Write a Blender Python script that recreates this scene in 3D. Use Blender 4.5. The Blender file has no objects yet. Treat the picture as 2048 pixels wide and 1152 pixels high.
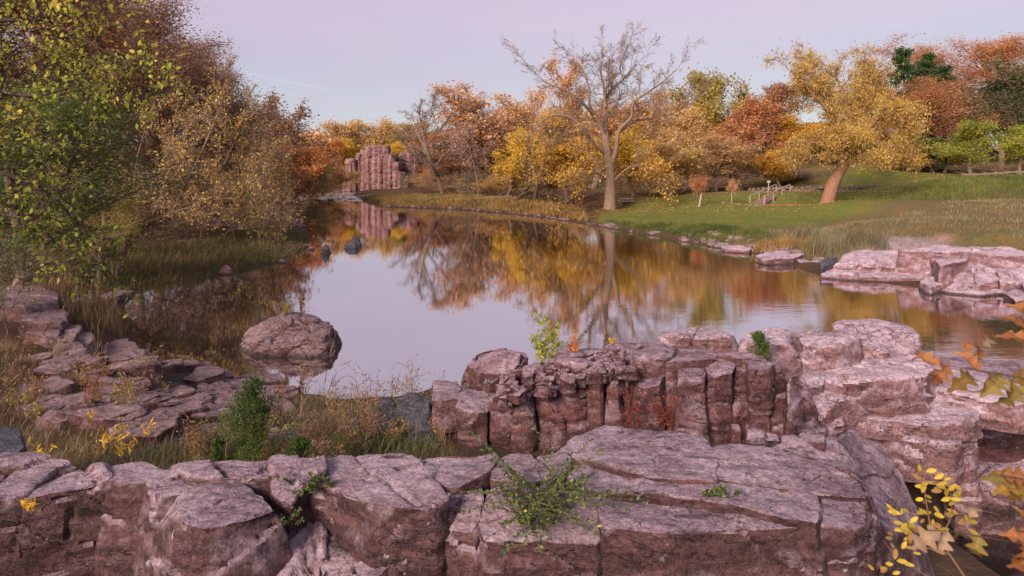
import bpy, math, random
import numpy as np
from mathutils import Vector, Matrix
R = math.radians
scene = bpy.context.scene
COL = scene.collection
# ------------------------------------------------------------------ camera
CAMH, FPX, CX, HY = 5.6, 1264.0, 1024.0, 345.0      # eye height above water, focal length in photo pixels, centre column, horizon row
cam_data = bpy.data.cameras.new('camera')
cam = bpy.data.objects.new('camera', cam_data); COL.objects.link(cam)
cam.location = (0, 0, CAMH); cam.rotation_euler = (R(90), 0, 0)
cam_data.sensor_width = 36; cam_data.lens = FPX / 2048 * 36
cam_data.shift_y = -(576 - HY) / 2048
cam_data.clip_start = 0.1; cam_data.clip_end = 5000
cam_data.dof.use_dof = True; cam_data.dof.focus_distance = 9.0; cam_data.dof.aperture_fstop = 4.0
scene.camera = cam
# ------------------------------------------------------------------ sky
SUN_AZ, SUN_EL = R(214), R(27)      # azimuth from +Y clockwise towards +X: behind the camera, to the left
world = bpy.data.worlds.new('World'); scene.world = world; world.use_nodes = True
wn, wl = world.node_tree.nodes, world.node_tree.links
wn.clear()
w_out = wn.new('ShaderNodeOutputWorld')
w_sky = wn.new('ShaderNodeTexSky'); w_sky.sky_type = 'NISHITA'; w_sky.sun_disc = False
w_sky.sun_elevation = R(4); w_sky.sun_rotation = SUN_AZ; w_sky.altitude = 400
w_b1 = wn.new('ShaderNodeBackground'); w_b1.inputs[1].default_value = 0.05
wl.new(w_sky.outputs[0], w_b1.inputs[0])
w_tc = wn.new('ShaderNodeTexCoord'); w_sep = wn.new('ShaderNodeSeparateXYZ')
wl.new(w_tc.outputs['Generated'], w_sep.inputs[0])
w_nz = wn.new('ShaderNodeTexNoise'); w_nz.inputs['Scale'].default_value = 2.2; w_nz.inputs['Detail'].default_value = 3
w_map = wn.new('ShaderNodeMapping'); w_map.inputs['Scale'].default_value = (1, 1, 6); w_map.inputs['Rotation'].default_value = (0.0, R(7), 0)
wl.new(w_tc.outputs['Generated'], w_map.inputs[0]); wl.new(w_map.outputs[0], w_nz.inputs[0])
w_ma = wn.new('ShaderNodeMath'); w_ma.operation = 'MULTIPLY_ADD'; w_ma.inputs[1].default_value = 0.16; 
w_sub = wn.new('ShaderNodeMath'); w_sub.operation = 'SUBTRACT'; w_sub.inputs[1].default_value = 0.08
wl.new(w_nz.outputs[0], w_ma.inputs[0]); wl.new(w_sep.outputs[2], w_ma.inputs[2]); wl.new(w_ma.outputs[0], w_sub.inputs[0])
w_ramp = wn.new('ShaderNodeValToRGB'); wl.new(w_sub.outputs[0], w_ramp.inputs[0])
cr = w_ramp.color_ramp
SKY = [(0.0, (.66, .74, .86)), (.045, (.57, .65, .83)), (.09, (.50, .53, .72)), (.16, (.555, .47, .66)), (.24, (.66, .50, .67)),
       (.40, (.62, .53, .67)), (.62, (.58, .55, .70)), (1.0, (.55, .56, .72))]
while len(cr.elements) < len(SKY): cr.elements.new(0.5)
for e, (p, c) in zip(cr.elements, SKY): e.position = p; e.color = (*c, 1)
# two thin vapour trails low in the sky, straight bands on great circles
def trail(a, b, width, gain, fade):
    va = Vector(((a[0]-CX)/FPX, 1, (HY-a[1])/FPX)).normalized(); vb = Vector(((b[0]-CX)/FPX, 1, (HY-b[1])/FPX)).normalized()
    n = va.cross(vb).normalized(); t = (vb-va).normalized()
    d1 = wn.new('ShaderNodeVectorMath'); d1.operation = 'DOT_PRODUCT'; d1.inputs[1].default_value = n
    d2 = wn.new('ShaderNodeVectorMath'); d2.operation = 'DOT_PRODUCT'; d2.inputs[1].default_value = t
    for d in (d1, d2): wl.new(w_tc.outputs['Generated'], d.inputs[0])
    ab = wn.new('ShaderNodeMath'); ab.operation = 'ABSOLUTE'; wl.new(d1.outputs['Value'], ab.inputs[0])
    m1 = wn.new('ShaderNodeMapRange'); m1.interpolation_type = 'SMOOTHSTEP'
    m1.inputs[1].default_value = width; m1.inputs[2].default_value = 0; m1.inputs[3].default_value = 0; m1.inputs[4].default_value = gain
    wl.new(ab.outputs[0], m1.inputs[0])
    m2 = wn.new('ShaderNodeMapRange'); m2.inputs[1].default_value = vb.dot(t); m2.inputs[2].default_value = vb.dot(t)-fade
    m2.inputs[3].default_value = 0; m2.inputs[4].default_value = 1; wl.new(d2.outputs['Value'], m2.inputs[0])
    m3 = wn.new('ShaderNodeMapRange'); m3.inputs[1].default_value = va.dot(t)-fade; m3.inputs[2].default_value = va.dot(t)
    m3.inputs[3].default_value = 0; m3.inputs[4].default_value = 1; wl.new(d2.outputs['Value'], m3.inputs[0])
    x = wn.new('ShaderNodeMath'); x.operation = 'MULTIPLY'; wl.new(m1.outputs[0], x.inputs[0]); wl.new(m2.outputs[0], x.inputs[1])
    y = wn.new('ShaderNodeMath'); y.operation = 'MULTIPLY'; wl.new(x.outputs[0], y.inputs[0]); wl.new(m3.outputs[0], y.inputs[1])
    return y
t1 = trail((440, 138), (715, 190), .0032, .12, .06); t2 = trail((540, 180), (700, 210), .003, .06, .06)
w_add = wn.new('ShaderNodeMath'); w_add.operation = 'ADD'; wl.new(t1.outputs[0], w_add.inputs[0]); wl.new(t2.outputs[0], w_add.inputs[1])
w_mix = wn.new('ShaderNodeMix'); w_mix.data_type = 'RGBA'; wl.new(w_add.outputs[0], w_mix.inputs[0])
wl.new(w_ramp.outputs[0], w_mix.inputs[6]); w_mix.inputs[7].default_value = (.95, .9, .95, 1)
w_b2 = wn.new('ShaderNodeBackground'); w_b2.inputs[1].default_value = 0.555
wl.new(w_mix.outputs[2], w_b2.inputs[0])
w_sum = wn.new('ShaderNodeAddShader'); wl.new(w_b1.outputs[0], w_sum.inputs[0]); wl.new(w_b2.outputs[0], w_sum.inputs[1])
wl.new(w_sum.outputs[0], w_out.inputs[0])
# ------------------------------------------------------------------ sun, exposure
sun_d = bpy.data.lights.new('sun', 'SUN'); sun_d.energy = 4.4; sun_d.angle = R(24); sun_d.color = (1.0, .83, .69)
sun = bpy.data.objects.new('sun', sun_d); COL.objects.link(sun)
sv = Vector((math.sin(SUN_AZ)*math.cos(SUN_EL), math.cos(SUN_AZ)*math.cos(SUN_EL), math.sin(SUN_EL)))
sun.rotation_euler = sv.to_track_quat('Z', 'Y').to_euler(); sun.location = (-20, -20, 30)
scene.view_settings.view_transform = 'Standard'; scene.view_settings.look = 'None'
scene.view_settings.exposure = 0.56; scene.view_settings.gamma = 1
scene.render.engine = 'CYCLES'
scene.cycles.max_bounces = 6; scene.cycles.diffuse_bounces = 3; scene.cycles.glossy_bounces = 3; scene.cycles.transmission_bounces = 3
scene.cycles.use_denoising = True; scene.cycles.caustics_reflective = False; scene.cycles.caustics_refractive = False

# ------------------------------------------------------------------ helpers
def G(px, py, z):                       # the point on the level z that a photo pixel looks at
    D = FPX * (CAMH - z) / (py - HY); return ((px - CX) / FPX * D, D, z)
def PD(px, py, D):                      # the point at distance D along a photo pixel's direction
    return ((px - CX) / FPX * D, D, CAMH - (py - HY) / FPX * D)
def link(o, parent=None):
    COL.objects.link(o)
    if parent is not None: o.parent = parent
    return o
def tag(o, label=None, cat=None, group=None, kind=None):
    if label: o['label'] = label
    if cat: o['category'] = cat
    if group: o['group'] = group
    if kind: o['kind'] = kind
    return o
def thing(name, label, cat, loc=(0, 0, 0), group=None):
    o = bpy.data.objects.new(name, None); o.location = loc; o.empty_display_size = .2; link(o)
    return tag(o, label, cat, group)
def mesh_np(name, V, faces, smooth=False, var=None):
    V = np.asarray(V, np.float32); me = bpy.data.meshes.new(name)
    me.vertices.add(len(V)); me.vertices.foreach_set('co', V.ravel())
    faces = [np.asarray(f, np.int32) for f in faces if len(f)]
    idx = np.concatenate([f.ravel() for f in faces]); tot = np.concatenate([np.full(len(f), f.shape[1], np.int32) for f in faces])
    me.loops.add(len(idx)); me.loops.foreach_set('vertex_index', idx)
    me.polygons.add(len(tot)); me.polygons.foreach_set('loop_start', np.concatenate([[0], np.cumsum(tot)[:-1]]).astype(np.int32))
    me.polygons.foreach_set('use_smooth', np.full(len(tot), smooth, bool))
    me.update(calc_edges=True)
    if var is not None:
        a = me.attributes.new('var', 'FLOAT', 'POINT'); a.data.foreach_set('value', np.asarray(var, np.float32))
    return me
def obj(name, me, mat=None, parent=None, loc=None):
    o = bpy.data.objects.new(name, me); link(o, parent)
    if mat is not None and len(me.materials) == 0: me.materials.append(mat)
    if loc is not None: o.location = loc
    return o
class MB:                               # collects plain solids into one mesh
    def __init__(s): s.V = []; s.F4 = []; s.F3 = []; s.n = 0
    def add(s, V, F4=(), F3=()):
        s.V.append(np.asarray(V, float)); s.F4 += [tuple(i+s.n for i in f) for f in F4]; s.F3 += [tuple(i+s.n for i in f) for f in F3]; s.n += len(V)
    def bar(s, a, b, w, h=None):
        h = h or w; a = Vector(a); b = Vector(b); d = (b-a).normalized()
        u = d.cross(Vector((0, 0, 1))) if abs(d.z) < .95 else d.cross(Vector((0, 1, 0))); u.normalize(); v = u.cross(d)
        P = [p+u*(w/2*i)+v*(h/2*j) for p in (a, b) for i, j in ((-1, -1), (1, -1), (1, 1), (-1, 1))]
        s.add([tuple(p) for p in P], [(0, 1, 2, 3), (7, 6, 5, 4), (0, 4, 5, 1), (1, 5, 6, 2), (2, 6, 7, 3), (3, 7, 4, 0)])
        return s
    def mesh(s, name, smooth=False): return mesh_np(name, np.concatenate(s.V), [f for f in (s.F4, s.F3) if f], smooth)
# noise in numpy ------------------------------------------------------
def _h(i, j, k, s):
    n = (i*73856093) ^ (j*19349663) ^ (k*83492791) ^ (s*2654435 + 97)
    n = (n ^ (n >> 13)) * 1274126177 & 0x7fffffff
    n = (n ^ (n >> 16)) * 668265263 & 0x7fffffff
    return (n & 0xffffff) / float(0xffffff) * 2 - 1
def vnoise(p, seed=0):
    p = np.asarray(p, float); i = np.floor(p).astype(np.int64); f = p - i; u = f*f*f*(f*(f*6-15)+10); r = 0
    for dx in (0, 1):
        for dy in (0, 1):
            for dz in (0, 1):
                w = (u[:, 0] if dx else 1-u[:, 0])*(u[:, 1] if dy else 1-u[:, 1])*(u[:, 2] if dz else 1-u[:, 2])
                r = r + w*_h(i[:, 0]+dx, i[:, 1]+dy, i[:, 2]+dz, seed)
    return r
def fbm(p, oct=4, seed=0, gain=.5):
    p = np.asarray(p, float); a = 1; s = 0
    for o in range(oct): s = s + a*vnoise(p*2.03**o + o*17.3, seed+o); a *= gain
    return s
def smooth01(x): x = np.clip(x, 0, 1); return x*x*(3-2*x)
def in_poly(P, poly):
    poly = np.asarray(poly)[:, :2]; x, y = P[:, 0], P[:, 1]; r = np.zeros(len(P), bool); j = len(poly)-1
    for i in range(len(poly)):
        xi, yi = poly[i]; xj, yj = poly[j]
        with np.errstate(divide='ignore', invalid='ignore'):
            r ^= ((yi > y) != (yj > y)) & (x < (xj-xi)*(y-yi)/(yj-yi+1e-12)+xi)
        j = i
    return r
def dist_poly(P, poly):
    poly = np.asarray(poly)[:, :2]; d = np.full(len(P), 1e9)
    for i in range(len(poly)):
        a = poly[i]; b = poly[(i+1) % len(poly)]; ab = b-a
        t = np.clip(((P-a)@ab)/(ab@ab+1e-12), 0, 1); d = np.minimum(d, np.linalg.norm(P-a-t[:, None]*ab, axis=1))
    return d
# ------------------------------------------------------------------ materials
class NT:
    def __init__(s, name):
        s.m = bpy.data.materials.new(name); s.m.use_nodes = True; s.t = s.m.node_tree; s.N = s.t.nodes; s.L = s.t.links; s.N.clear()
        s.out = s.N.new('ShaderNodeOutputMaterial')
    def n(s, typ, **kw):
        x = s.N.new(typ)
        for k, v in kw.items(): setattr(x, k, v)
        return x
    def set(s, sock, v):
        if hasattr(v, 'is_output'): s.L.new(v, sock)
        elif v is not None: sock.default_value = v
    def noise(s, vec, scale, detail=4, rough=.55, dist=0):
        x = s.n('ShaderNodeTexNoise'); s.set(x.inputs['Vector'], vec); x.inputs['Scale'].default_value = scale
        x.inputs['Detail'].default_value = detail; x.inputs['Roughness'].default_value = rough; x.inputs['Distortion'].default_value = dist
        return x.outputs[0]
    def mapping(s, vec, scale=(1, 1, 1), rot=(0, 0, 0), loc=(0, 0, 0)):
        x = s.n('ShaderNodeMapping'); s.set(x.inputs[0], vec); x.inputs['Scale'].default_value = scale; x.inputs['Rotation'].default_value = rot; x.inputs['Location'].default_value = loc
        return x.outputs[0]
    def ramp(s, fac, stops, interp='LINEAR'):
        x = s.n('ShaderNodeValToRGB'); s.set(x.inputs[0], fac); c = x.color_ramp; c.interpolation = interp
        while len(c.elements) < len(stops): c.elements.new(.5)
        for e, (p, v) in zip(c.elements, stops): e.position = p; e.color = (*v, 1) if hasattr(v, '__len__') else (v, v, v, 1)
        return x.outputs[0]
    def mix(s, fac, a, b, mode='MIX'):
        x = s.n('ShaderNodeMix', data_type='RGBA', blend_type=mode)
        s.set(x.inputs[0], fac)
        for k, v in ((6, a), (7, b)): s.set(x.inputs[k], (*v, 1) if isinstance(v, tuple) and len(v) == 3 else v)
        return x.outputs[2]
    def math(s, op, a, b=None, c=None):
        x = s.n('ShaderNodeMath', operation=op)
        for k, v in enumerate((a, b, c)):
            if v is not None: s.set(x.inputs[k], v)
        return x.outputs[0]
    def rng(s, v, a, b, c=0., d=1.):
        x = s.n('ShaderNodeMapRange'); s.set(x.inputs[0], v)
        for k, q in enumerate((a, b, c, d)): x.inputs[k+1].default_value = q
        return x.outputs[0]
    def bump(s, h, strength, dist=.02, nrm=None):
        x = s.n('ShaderNodeBump'); x.inputs['Strength'].default_value = strength; x.inputs['Distance'].default_value = dist
        s.set(x.inputs['Height'], h)
        if nrm is not None: s.set(x.inputs['Normal'], nrm)
        return x.outputs[0]
    def attr(s, name='var'):
        x = s.n('ShaderNodeAttribute', attribute_name=name); return x
    def bsdf(s, color, rough=.8, spec=.3, nrm=None, **kw):
        x = s.n('ShaderNodeBsdfPrincipled'); s.set(x.inputs['Base Color'], (*color, 1) if isinstance(color, tuple) and len(color) == 3 else color)
        s.set(x.inputs['Roughness'], rough); s.set(x.inputs['Specular IOR Level'], spec)
        if nrm is not None: s.set(x.inputs['Normal'], nrm)
        return x.outputs[0]
    def done(s, sh): s.L.new(sh, s.out.inputs[0]); return s.m
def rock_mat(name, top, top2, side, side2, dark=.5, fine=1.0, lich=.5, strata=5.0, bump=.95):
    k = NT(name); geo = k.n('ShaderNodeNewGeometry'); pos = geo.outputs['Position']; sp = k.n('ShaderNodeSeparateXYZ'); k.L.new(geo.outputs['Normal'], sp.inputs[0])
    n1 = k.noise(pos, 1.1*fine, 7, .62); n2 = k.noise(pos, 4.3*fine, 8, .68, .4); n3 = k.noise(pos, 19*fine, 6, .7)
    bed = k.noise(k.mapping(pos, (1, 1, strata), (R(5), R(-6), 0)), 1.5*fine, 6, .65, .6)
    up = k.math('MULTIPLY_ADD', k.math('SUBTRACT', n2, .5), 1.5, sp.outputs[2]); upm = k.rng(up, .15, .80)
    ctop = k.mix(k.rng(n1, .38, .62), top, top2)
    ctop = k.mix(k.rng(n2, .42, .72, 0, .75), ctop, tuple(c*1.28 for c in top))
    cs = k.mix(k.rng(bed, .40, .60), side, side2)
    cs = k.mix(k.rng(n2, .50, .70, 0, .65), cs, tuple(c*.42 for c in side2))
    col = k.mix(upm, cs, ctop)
    streak = k.noise(k.mapping(pos, (1.0, 3.2, 3.0), (0, 0, R(28))), 2.4*fine, 8, .72, .8)
    col = k.mix(k.math('MULTIPLY', k.rng(streak, .53, .68), dark), col, (.035, .03, .035))
    col = k.mix(k.rng(n3, .38, .66, .0, .75), col, k.mix(1.0, col, (.42, .38, .40), 'MULTIPLY'))
    n4 = k.noise(pos, 7*fine, 7, .75, 1.2); col = k.mix(k.rng(n4, .50, .60, .0, .55), col, k.mix(1.0, col, (.5, .45, .46), 'MULTIPLY'))
    fis = k.noise(k.mapping(pos, (1.0, 2.6, 2.6), (R(12), 0, R(-24))), 2.6*fine, 3, .5, 1.6); fis = k.rng(k.math('ABSOLUTE', k.math('SUBTRACT', fis, .5)), .0, .012, 1, 0); fis = k.math('MULTIPLY', fis, k.rng(n1, .42, .56)); col = k.mix(k.math('MULTIPLY', fis, .8), col, (.022, .016, .018))
    sl = k.noise(pos, 13*fine, 3, .5); sl2 = k.noise(pos, 1.7*fine, 2)
    col = k.mix(k.math('MULTIPLY', k.math('MULTIPLY', k.rng(sl, .66, .70), k.rng(sl2, .5, .6)), lich), col, (.52, .50, .49))
    n5 = k.noise(pos, 42*fine, 5, .75); col = k.mix(k.rng(n5, .38, .62, .55, 0.), col, k.mix(1.0, col, (.45, .42, .43), 'MULTIPLY')); col = k.mix(k.rng(n5, .60, .72, 0, .4), col, k.mix(1.0, col, (1.7, 1.65, 1.65), 'MULTIPLY'))
    wet = k.n('ShaderNodeSeparateXYZ'); k.L.new(pos, wet.inputs[0]); col = k.mix(k.rng(k.math('MULTIPLY_ADD', n2, -.12, wet.outputs[2]), -.02, .07, .8, 0), col, (.03, .024, .022))
    vor = k.n('ShaderNodeTexVoronoi', feature='DISTANCE_TO_EDGE'); wob = k.n('ShaderNodeVectorMath', operation='MULTIPLY_ADD')
    nn = k.n('ShaderNodeTexNoise'); k.L.new(pos, nn.inputs[0]); nn.inputs['Scale'].default_value = 3*fine; nn.inputs['Detail'].default_value = 4
    k.L.new(nn.outputs['Color'], wob.inputs[0]); wob.inputs[1].default_value = (.22/fine,)*3; k.L.new(pos, wob.inputs[2])
    k.L.new(k.mapping(wob.outputs[0], (1, 1, 1.6), (R(8), R(11), R(20))), vor.inputs['Vector']); vor.inputs['Scale'].default_value = 2.3*fine
    crack = k.math('MULTIPLY', k.rng(vor.outputs['Distance'], .0, .012, 1, 0), k.rng(n1, .57, .62))
    col = k.mix(k.math('MULTIPLY', crack, .8), col, (.02, .015, .016))
    h = k.math('ADD', k.math('MULTIPLY', n3, .7), k.math('MULTIPLY', n2, 1.0)); h = k.math('ADD', h, k.math('MULTIPLY', bed, .7))
    h = k.math('SUBTRACT', h, k.math('MULTIPLY', k.math('MAXIMUM', crack, fis), .9)); h = k.math('ADD', h, k.math('MULTIPLY', n4, .5)); h = k.math('ADD', h, k.math('MULTIPLY', k.noise(pos, 60*fine, 4, .7), .4))
    return k.done(k.bsdf(col, .82, .25, k.bump(h, bump, .05/fine)))
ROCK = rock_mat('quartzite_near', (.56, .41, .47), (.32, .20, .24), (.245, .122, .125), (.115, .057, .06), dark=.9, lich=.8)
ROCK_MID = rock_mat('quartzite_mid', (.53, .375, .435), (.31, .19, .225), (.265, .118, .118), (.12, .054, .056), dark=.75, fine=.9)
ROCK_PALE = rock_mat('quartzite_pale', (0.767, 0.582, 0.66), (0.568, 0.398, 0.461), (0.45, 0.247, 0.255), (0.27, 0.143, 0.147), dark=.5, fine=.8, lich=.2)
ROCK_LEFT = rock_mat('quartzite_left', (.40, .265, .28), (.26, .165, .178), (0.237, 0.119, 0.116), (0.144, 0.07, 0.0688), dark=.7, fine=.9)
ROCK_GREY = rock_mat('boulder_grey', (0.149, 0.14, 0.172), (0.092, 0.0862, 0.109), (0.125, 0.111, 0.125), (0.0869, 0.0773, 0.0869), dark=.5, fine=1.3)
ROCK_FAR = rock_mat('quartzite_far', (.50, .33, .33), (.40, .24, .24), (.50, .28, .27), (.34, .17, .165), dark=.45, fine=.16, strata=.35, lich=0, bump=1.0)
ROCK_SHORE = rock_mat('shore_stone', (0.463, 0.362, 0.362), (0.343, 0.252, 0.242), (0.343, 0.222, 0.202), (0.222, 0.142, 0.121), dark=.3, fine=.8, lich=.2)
def leaf_mat(name, stops, trans=.35, rough=.6):
    k = NT(name); a = k.attr('var'); col = k.ramp(a.outputs['Fac'], stops)
    d = k.bsdf(col, rough, .25); t = k.n('ShaderNodeBsdfTranslucent'); k.L.new(col, t.inputs[0])
    m = k.n('ShaderNodeMixShader'); m.inputs[0].default_value = trans; k.L.new(d, m.inputs[1]); k.L.new(t.outputs[0], m.inputs[2])
    return k.done(m.outputs[0])
def bark_mat(name, c1, c2, scale=1.0):
    k = NT(name); tc = k.n('ShaderNodeTexCoord'); v = k.mapping(tc.outputs['Object'], (5*scale, 5*scale, .8*scale))
    n = k.noise(v, 2.2, 6, .7); col = k.mix(k.rng(n, .35, .65), c1, c2)
    return k.done(k.bsdf(col, .9, .15, k.bump(n, .9, .06)))
def plain_mat(name, c, var=.25, scale=12, rough=.7):
    k = NT(name); g = k.n('ShaderNodeNewGeometry'); n = k.noise(g.outputs['Position'], scale, 5, .6)
    col = k.mix(k.rng(n, .3, .7), tuple(x*(1-var) for x in c), tuple(min(1, x*(1+var)) for x in c))
    return k.done(k.bsdf(col, rough, .3, k.bump(n, .25, .01)))
PAL = dict(
    gold=[(0, (.36, .17, .035)), (.4, (.64, .36, .06)), (.75, (.80, .50, .085)), (1, (.88, .62, .14))],
    yellow=[(0, (0.389, 0.216, 0.027)), (.4, (0.713, 0.454, 0.054)), (.75, (0.864, 0.605, 0.0972)), (1, (0.9, 0.713, 0.184))],
    pale=[(0, (0.375, 0.225, 0.1)), (.4, (0.625, 0.413, 0.175)), (.75, (0.775, 0.537, 0.237)), (1, (0.85, 0.65, 0.338))],
    peach=[(0, (0.41, 0.218, 0.115)), (.4, (0.666, 0.371, 0.179)), (.75, (0.794, 0.474, 0.23)), (1, (0.896, 0.589, 0.282))],
    orange=[(0, (0.336, 0.114, 0.036)), (.4, (0.564, 0.21, 0.06)), (.75, (0.696, 0.3, 0.09)), (1, (0.78, 0.408, 0.132))],
    oak=[(0, (0.3, 0.125, 0.0562)), (.4, (0.537, 0.237, 0.106)), (.75, (0.675, 0.331, 0.144)), (1, (0.75, 0.438, 0.175))],
    rust=[(0, (.17, .075, .045)), (.4, (.34, .165, .09)), (.75, (.50, .26, .12)), (1, (.66, .40, .15))],
    brown=[(0, (0.181, 0.102, 0.0742)), (.4, (0.346, 0.206, 0.14)), (.8, (0.511, 0.314, 0.19)), (1, (0.726, 0.446, 0.198))],
    mauve=[(0, (0.3, 0.195, 0.165)), (.4, (0.465, 0.3, 0.24)), (.8, (0.63, 0.405, 0.3)), (1, (0.75, 0.51, 0.315))],
    willow=[(0, (.30, .185, .055)), (.4, (.52, .345, .095)), (.75, (.67, .47, .135)), (1, (.80, .60, .20))],
    olive=[(0, (0.182, 0.143, 0.039)), (.4, (0.351, 0.273, 0.078)), (.75, (0.494, 0.39, 0.104)), (1, (0.676, 0.546, 0.156))],
    green=[(0, (.05, .08, .022)), (.45, (.11, .165, .04)), (.8, (.20, .25, .05)), (1, (.38, .36, .07))],
    limey=[(0, (.13, .16, .03)), (.4, (.31, .36, .055)), (.7, (.54, .48, .08)), (1, (.84, .60, .12))],
    dull=[(0, (0.0675, 0.075, 0.042)), (.45, (0.128, 0.135, 0.0675)), (.8, (0.21, 0.195, 0.09)), (1, (0.3, 0.247, 0.12))],
    pine=[(0, (0.0252, 0.056, 0.0196)), (.5, (0.063, 0.119, 0.035)), (1, (0.126, 0.189, 0.049))],
    sparse=[(0, (.30, .17, .075)), (.4, (.52, .33, .10)), (.75, (.74, .51, .13)), (1, (.86, .66, .22))],
    red=[(0, (.11, .018, .014)), (.5, (.26, .045, .025)), (.85, (.40, .11, .03)), (1, (.50, .24, .05))])
LEAF = {k: leaf_mat('leaves_'+k, v, .45) for k, v in PAL.items()}
BARK = bark_mat('bark_brown', (.15, .10, .08), (.30, .21, .17))
BARK_PALE = bark_mat('bark_pale', (.13, .085, .065), (.30, .205, .16))
BARK_DARK = bark_mat('bark_dark', (.045, .03, .025), (.11, .075, .06))
BARK_RED = bark_mat('bark_willow', (.17, .085, .055), (.33, .18, .12))
# ------------------------------------------------------------------ terrain
def gp(px, py, z=0): return G(px, py, z)[:2]
RIVER = [gp(560, 772), gp(335, 752), gp(250, 640), gp(228, 602), gp(270, 580), gp(430, 552), gp(555, 527), gp(612, 497), gp(622, 470), (-30, 83), (-44, 104),
         (-50, 128), (-58, 150), (-62, 185), (-60, 230), (-46, 230), (-46, 185), (-41, 160), (-36, 143), gp(722, 402), gp(760, 414), gp(900, 419), gp(1000, 427), gp(1100, 437),
         gp(1180, 452), gp(1280, 468), gp(1400, 490), gp(1500, 507), gp(1640, 552), gp(1840, 576), gp(2048, 596), (34, 24), (44, 10), (44, -20), (24, -20), (12.5, -6),
         (9.0, 3), (6.6, 7.2), (6.2, 9.0), (8.6, 11.5), (9, 14.5), (3, 15.2), (-1.5, 14.5), gp(885, 772), gp(790, 800), gp(690, 800)]
def zp(px, py, D): x, y, z = PD(px, py, D); return (x, y, z)
CTRL = [zp(1220, 420, 78), (13, 62, .75), (18, 56, .9), (22, 54, .95), zp(1650, 440, 60), zp(1655, 412, 78), zp(1515, 409, 82), zp(1568, 383, 88), zp(1480, 384, 88), zp(1700, 382, 88),
        zp(1850, 347, 105), zp(1950, 358, 85), zp(2048, 352, 85), zp(1800, 400, 66), zp(2000, 405, 58), zp(1900, 440, 47), zp(1800, 475, 41), zp(2000, 460, 42), (20, 37, .1), (24, 36, .15), (30, 34, .1), (26, 39.5, .7), (34, 37, .7), (40, 40, 2.5),
        zp(1400, 385, 90), zp(1300, 395, 88), zp(1100, 412, 88), zp(1050, 404, 98), zp(900, 400, 110), zp(800, 396, 122), (-26, 128, .6), (-30, 145, .8), (0, 140, 1.6), (30, 120, 3.5), (0, 180, 6), (-14, 180, 3), (-33, 176, .5), (-26, 168, .8), (-20, 160, 1.0), (-36, 186, .8), (-28, 187, 1.2), (-25, 208, 12), (10, 220, 12),
        (60, 150, 9), (90, 120, 10), (60, 110, 7), (80, 80, 6), (70, 50, 4), (60, 200, 14), (0, 300, 18), (-80, 300, 16), (100, 300, 20), (0, 600, 25), (-300, 500, 25), (300, 500, 25),
        (-75, 200, 8), (-70, 165, 3), (-62, 130, 2), (-75, 130, 7), (-55, 105, 2), (-70, 100, 9), (-42, 85, 1.5), (-55, 80, 6), (-28, 60, 1.2), (-40, 60, 5), (-22, 46, 1.0), (-20, 38, .9), (-32, 44, 4), (-24, 33, 1.6), (-32, 32, 4.5),
        (-22, 27, 1.2), (-30, 22, 4), (-19, 21, 1.5), (-24, 14, 3.2), (-15, 17, 1.0), (-13, 13.5, 1.5), (-10, 17.5, .35), (-9, 13, 1.25), (-6, 13, .6), (-5.5, 15.5, .15), (-3.5, 11, 1.0), (-6, 9.5, 1.75), (-9, 9, 1.9), (-4, 8, 2.0), (-1, 8.5, 1.9), (0, 12, .5), (-2.2, 12.8, .3),
        (1.5, 8, 1.9), (3, 7.5, 1.75), (-1, 10.5, 1.3), (3, 11, 1.9), (6, 12.5, 1.6), (4.4, 7.6, 1.2), (5.2, 9, .7), (-3, 5, 2.0), (0, 4.6, 1.9), (3, 5, 1.7), (5, 5, .5), (0, 3, 2.7), (3, 2.6, 2.4), (-4, 3, 2.8), (0, 1.2, 3.75), (-3, 1, 3.8), (2.5, 1, 3.7), (0, -3, 3.9), (-8, 0, 4), (-12, 6, 3.5), (5, -2, 3.2), (0, -20, 5), (-30, 0, 7), (-60, 40, 12), (-100, 100, 18), (-120, 20, 18), (120, 40, 10), (140, 100, 14)]
CT = np.array(CTRL)
def height(X, Y):
    P = np.stack([np.ravel(X), np.ravel(Y)], 1).astype(float); out = np.zeros(len(P))
    for s in range(0, len(P), 8000):
        Q = P[s:s+8000]; d2 = ((Q[:, None, :]-CT[None, :, :2])**2).sum(2); rr = 1.0+.012*np.maximum(Q[:, 1], 0)[:, None]
        w = 1/(d2+.35*rr)**1.75; t = (w*CT[None, :, 2]).sum(1)/w.sum(1)
        d = dist_poly(Q, RIVER); ins = in_poly(Q, RIVER)
        near = smooth01((30-Q[:, 1])/12)
        wdt = 1.2*near+(1-near)*np.where(Q[:, 0] < 10, 8.0, 4.0)
        land = .04+(t-.04)*smooth01(d/wdt*.9+.06)+.10*fbm(np.c_[Q*.45, np.zeros(len(Q))], 3, 5)*smooth01(d/2)+.03*fbm(np.c_[Q*2.1, np.zeros(len(Q))], 2, 9)*smooth01(d/2)
        bed = -.05-np.minimum(d*.28, 1.6)
        out[s:s+8000] = np.where(ins, bed, land)
    return out.reshape(np.shape(X))
def hz(x, y): return float(height(np.array([x]), np.array([y]))[0])
def axis(pts):
    r = []
    for (a, b, st) in pts: r += list(np.arange(a, b, st))
    return np.array(r)
ay = axis([(-30, 2, 2), (2, 20, .3), (20, 60, .65), (60, 120, 1.1), (120, 240, 2.5), (240, 900, 30)])
ax_ = axis([(-400, -90, 20), (-90, -40, 2), (-40, -16, .8), (-16, 12, .35), (12, 36, .6), (36, 100, 1.6), (100, 420, 20)])
GX, GY = np.meshgrid(ax_, ay); GZ = height(GX, GY)
nx, ny = len(ax_), len(ay); idx = np.arange(nx*ny).reshape(ny, nx)
quads = np.stack([idx[:-1, :-1], idx[:-1, 1:], idx[1:, 1:], idx[1:, :-1]], -1).reshape(-1, 4)
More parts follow.
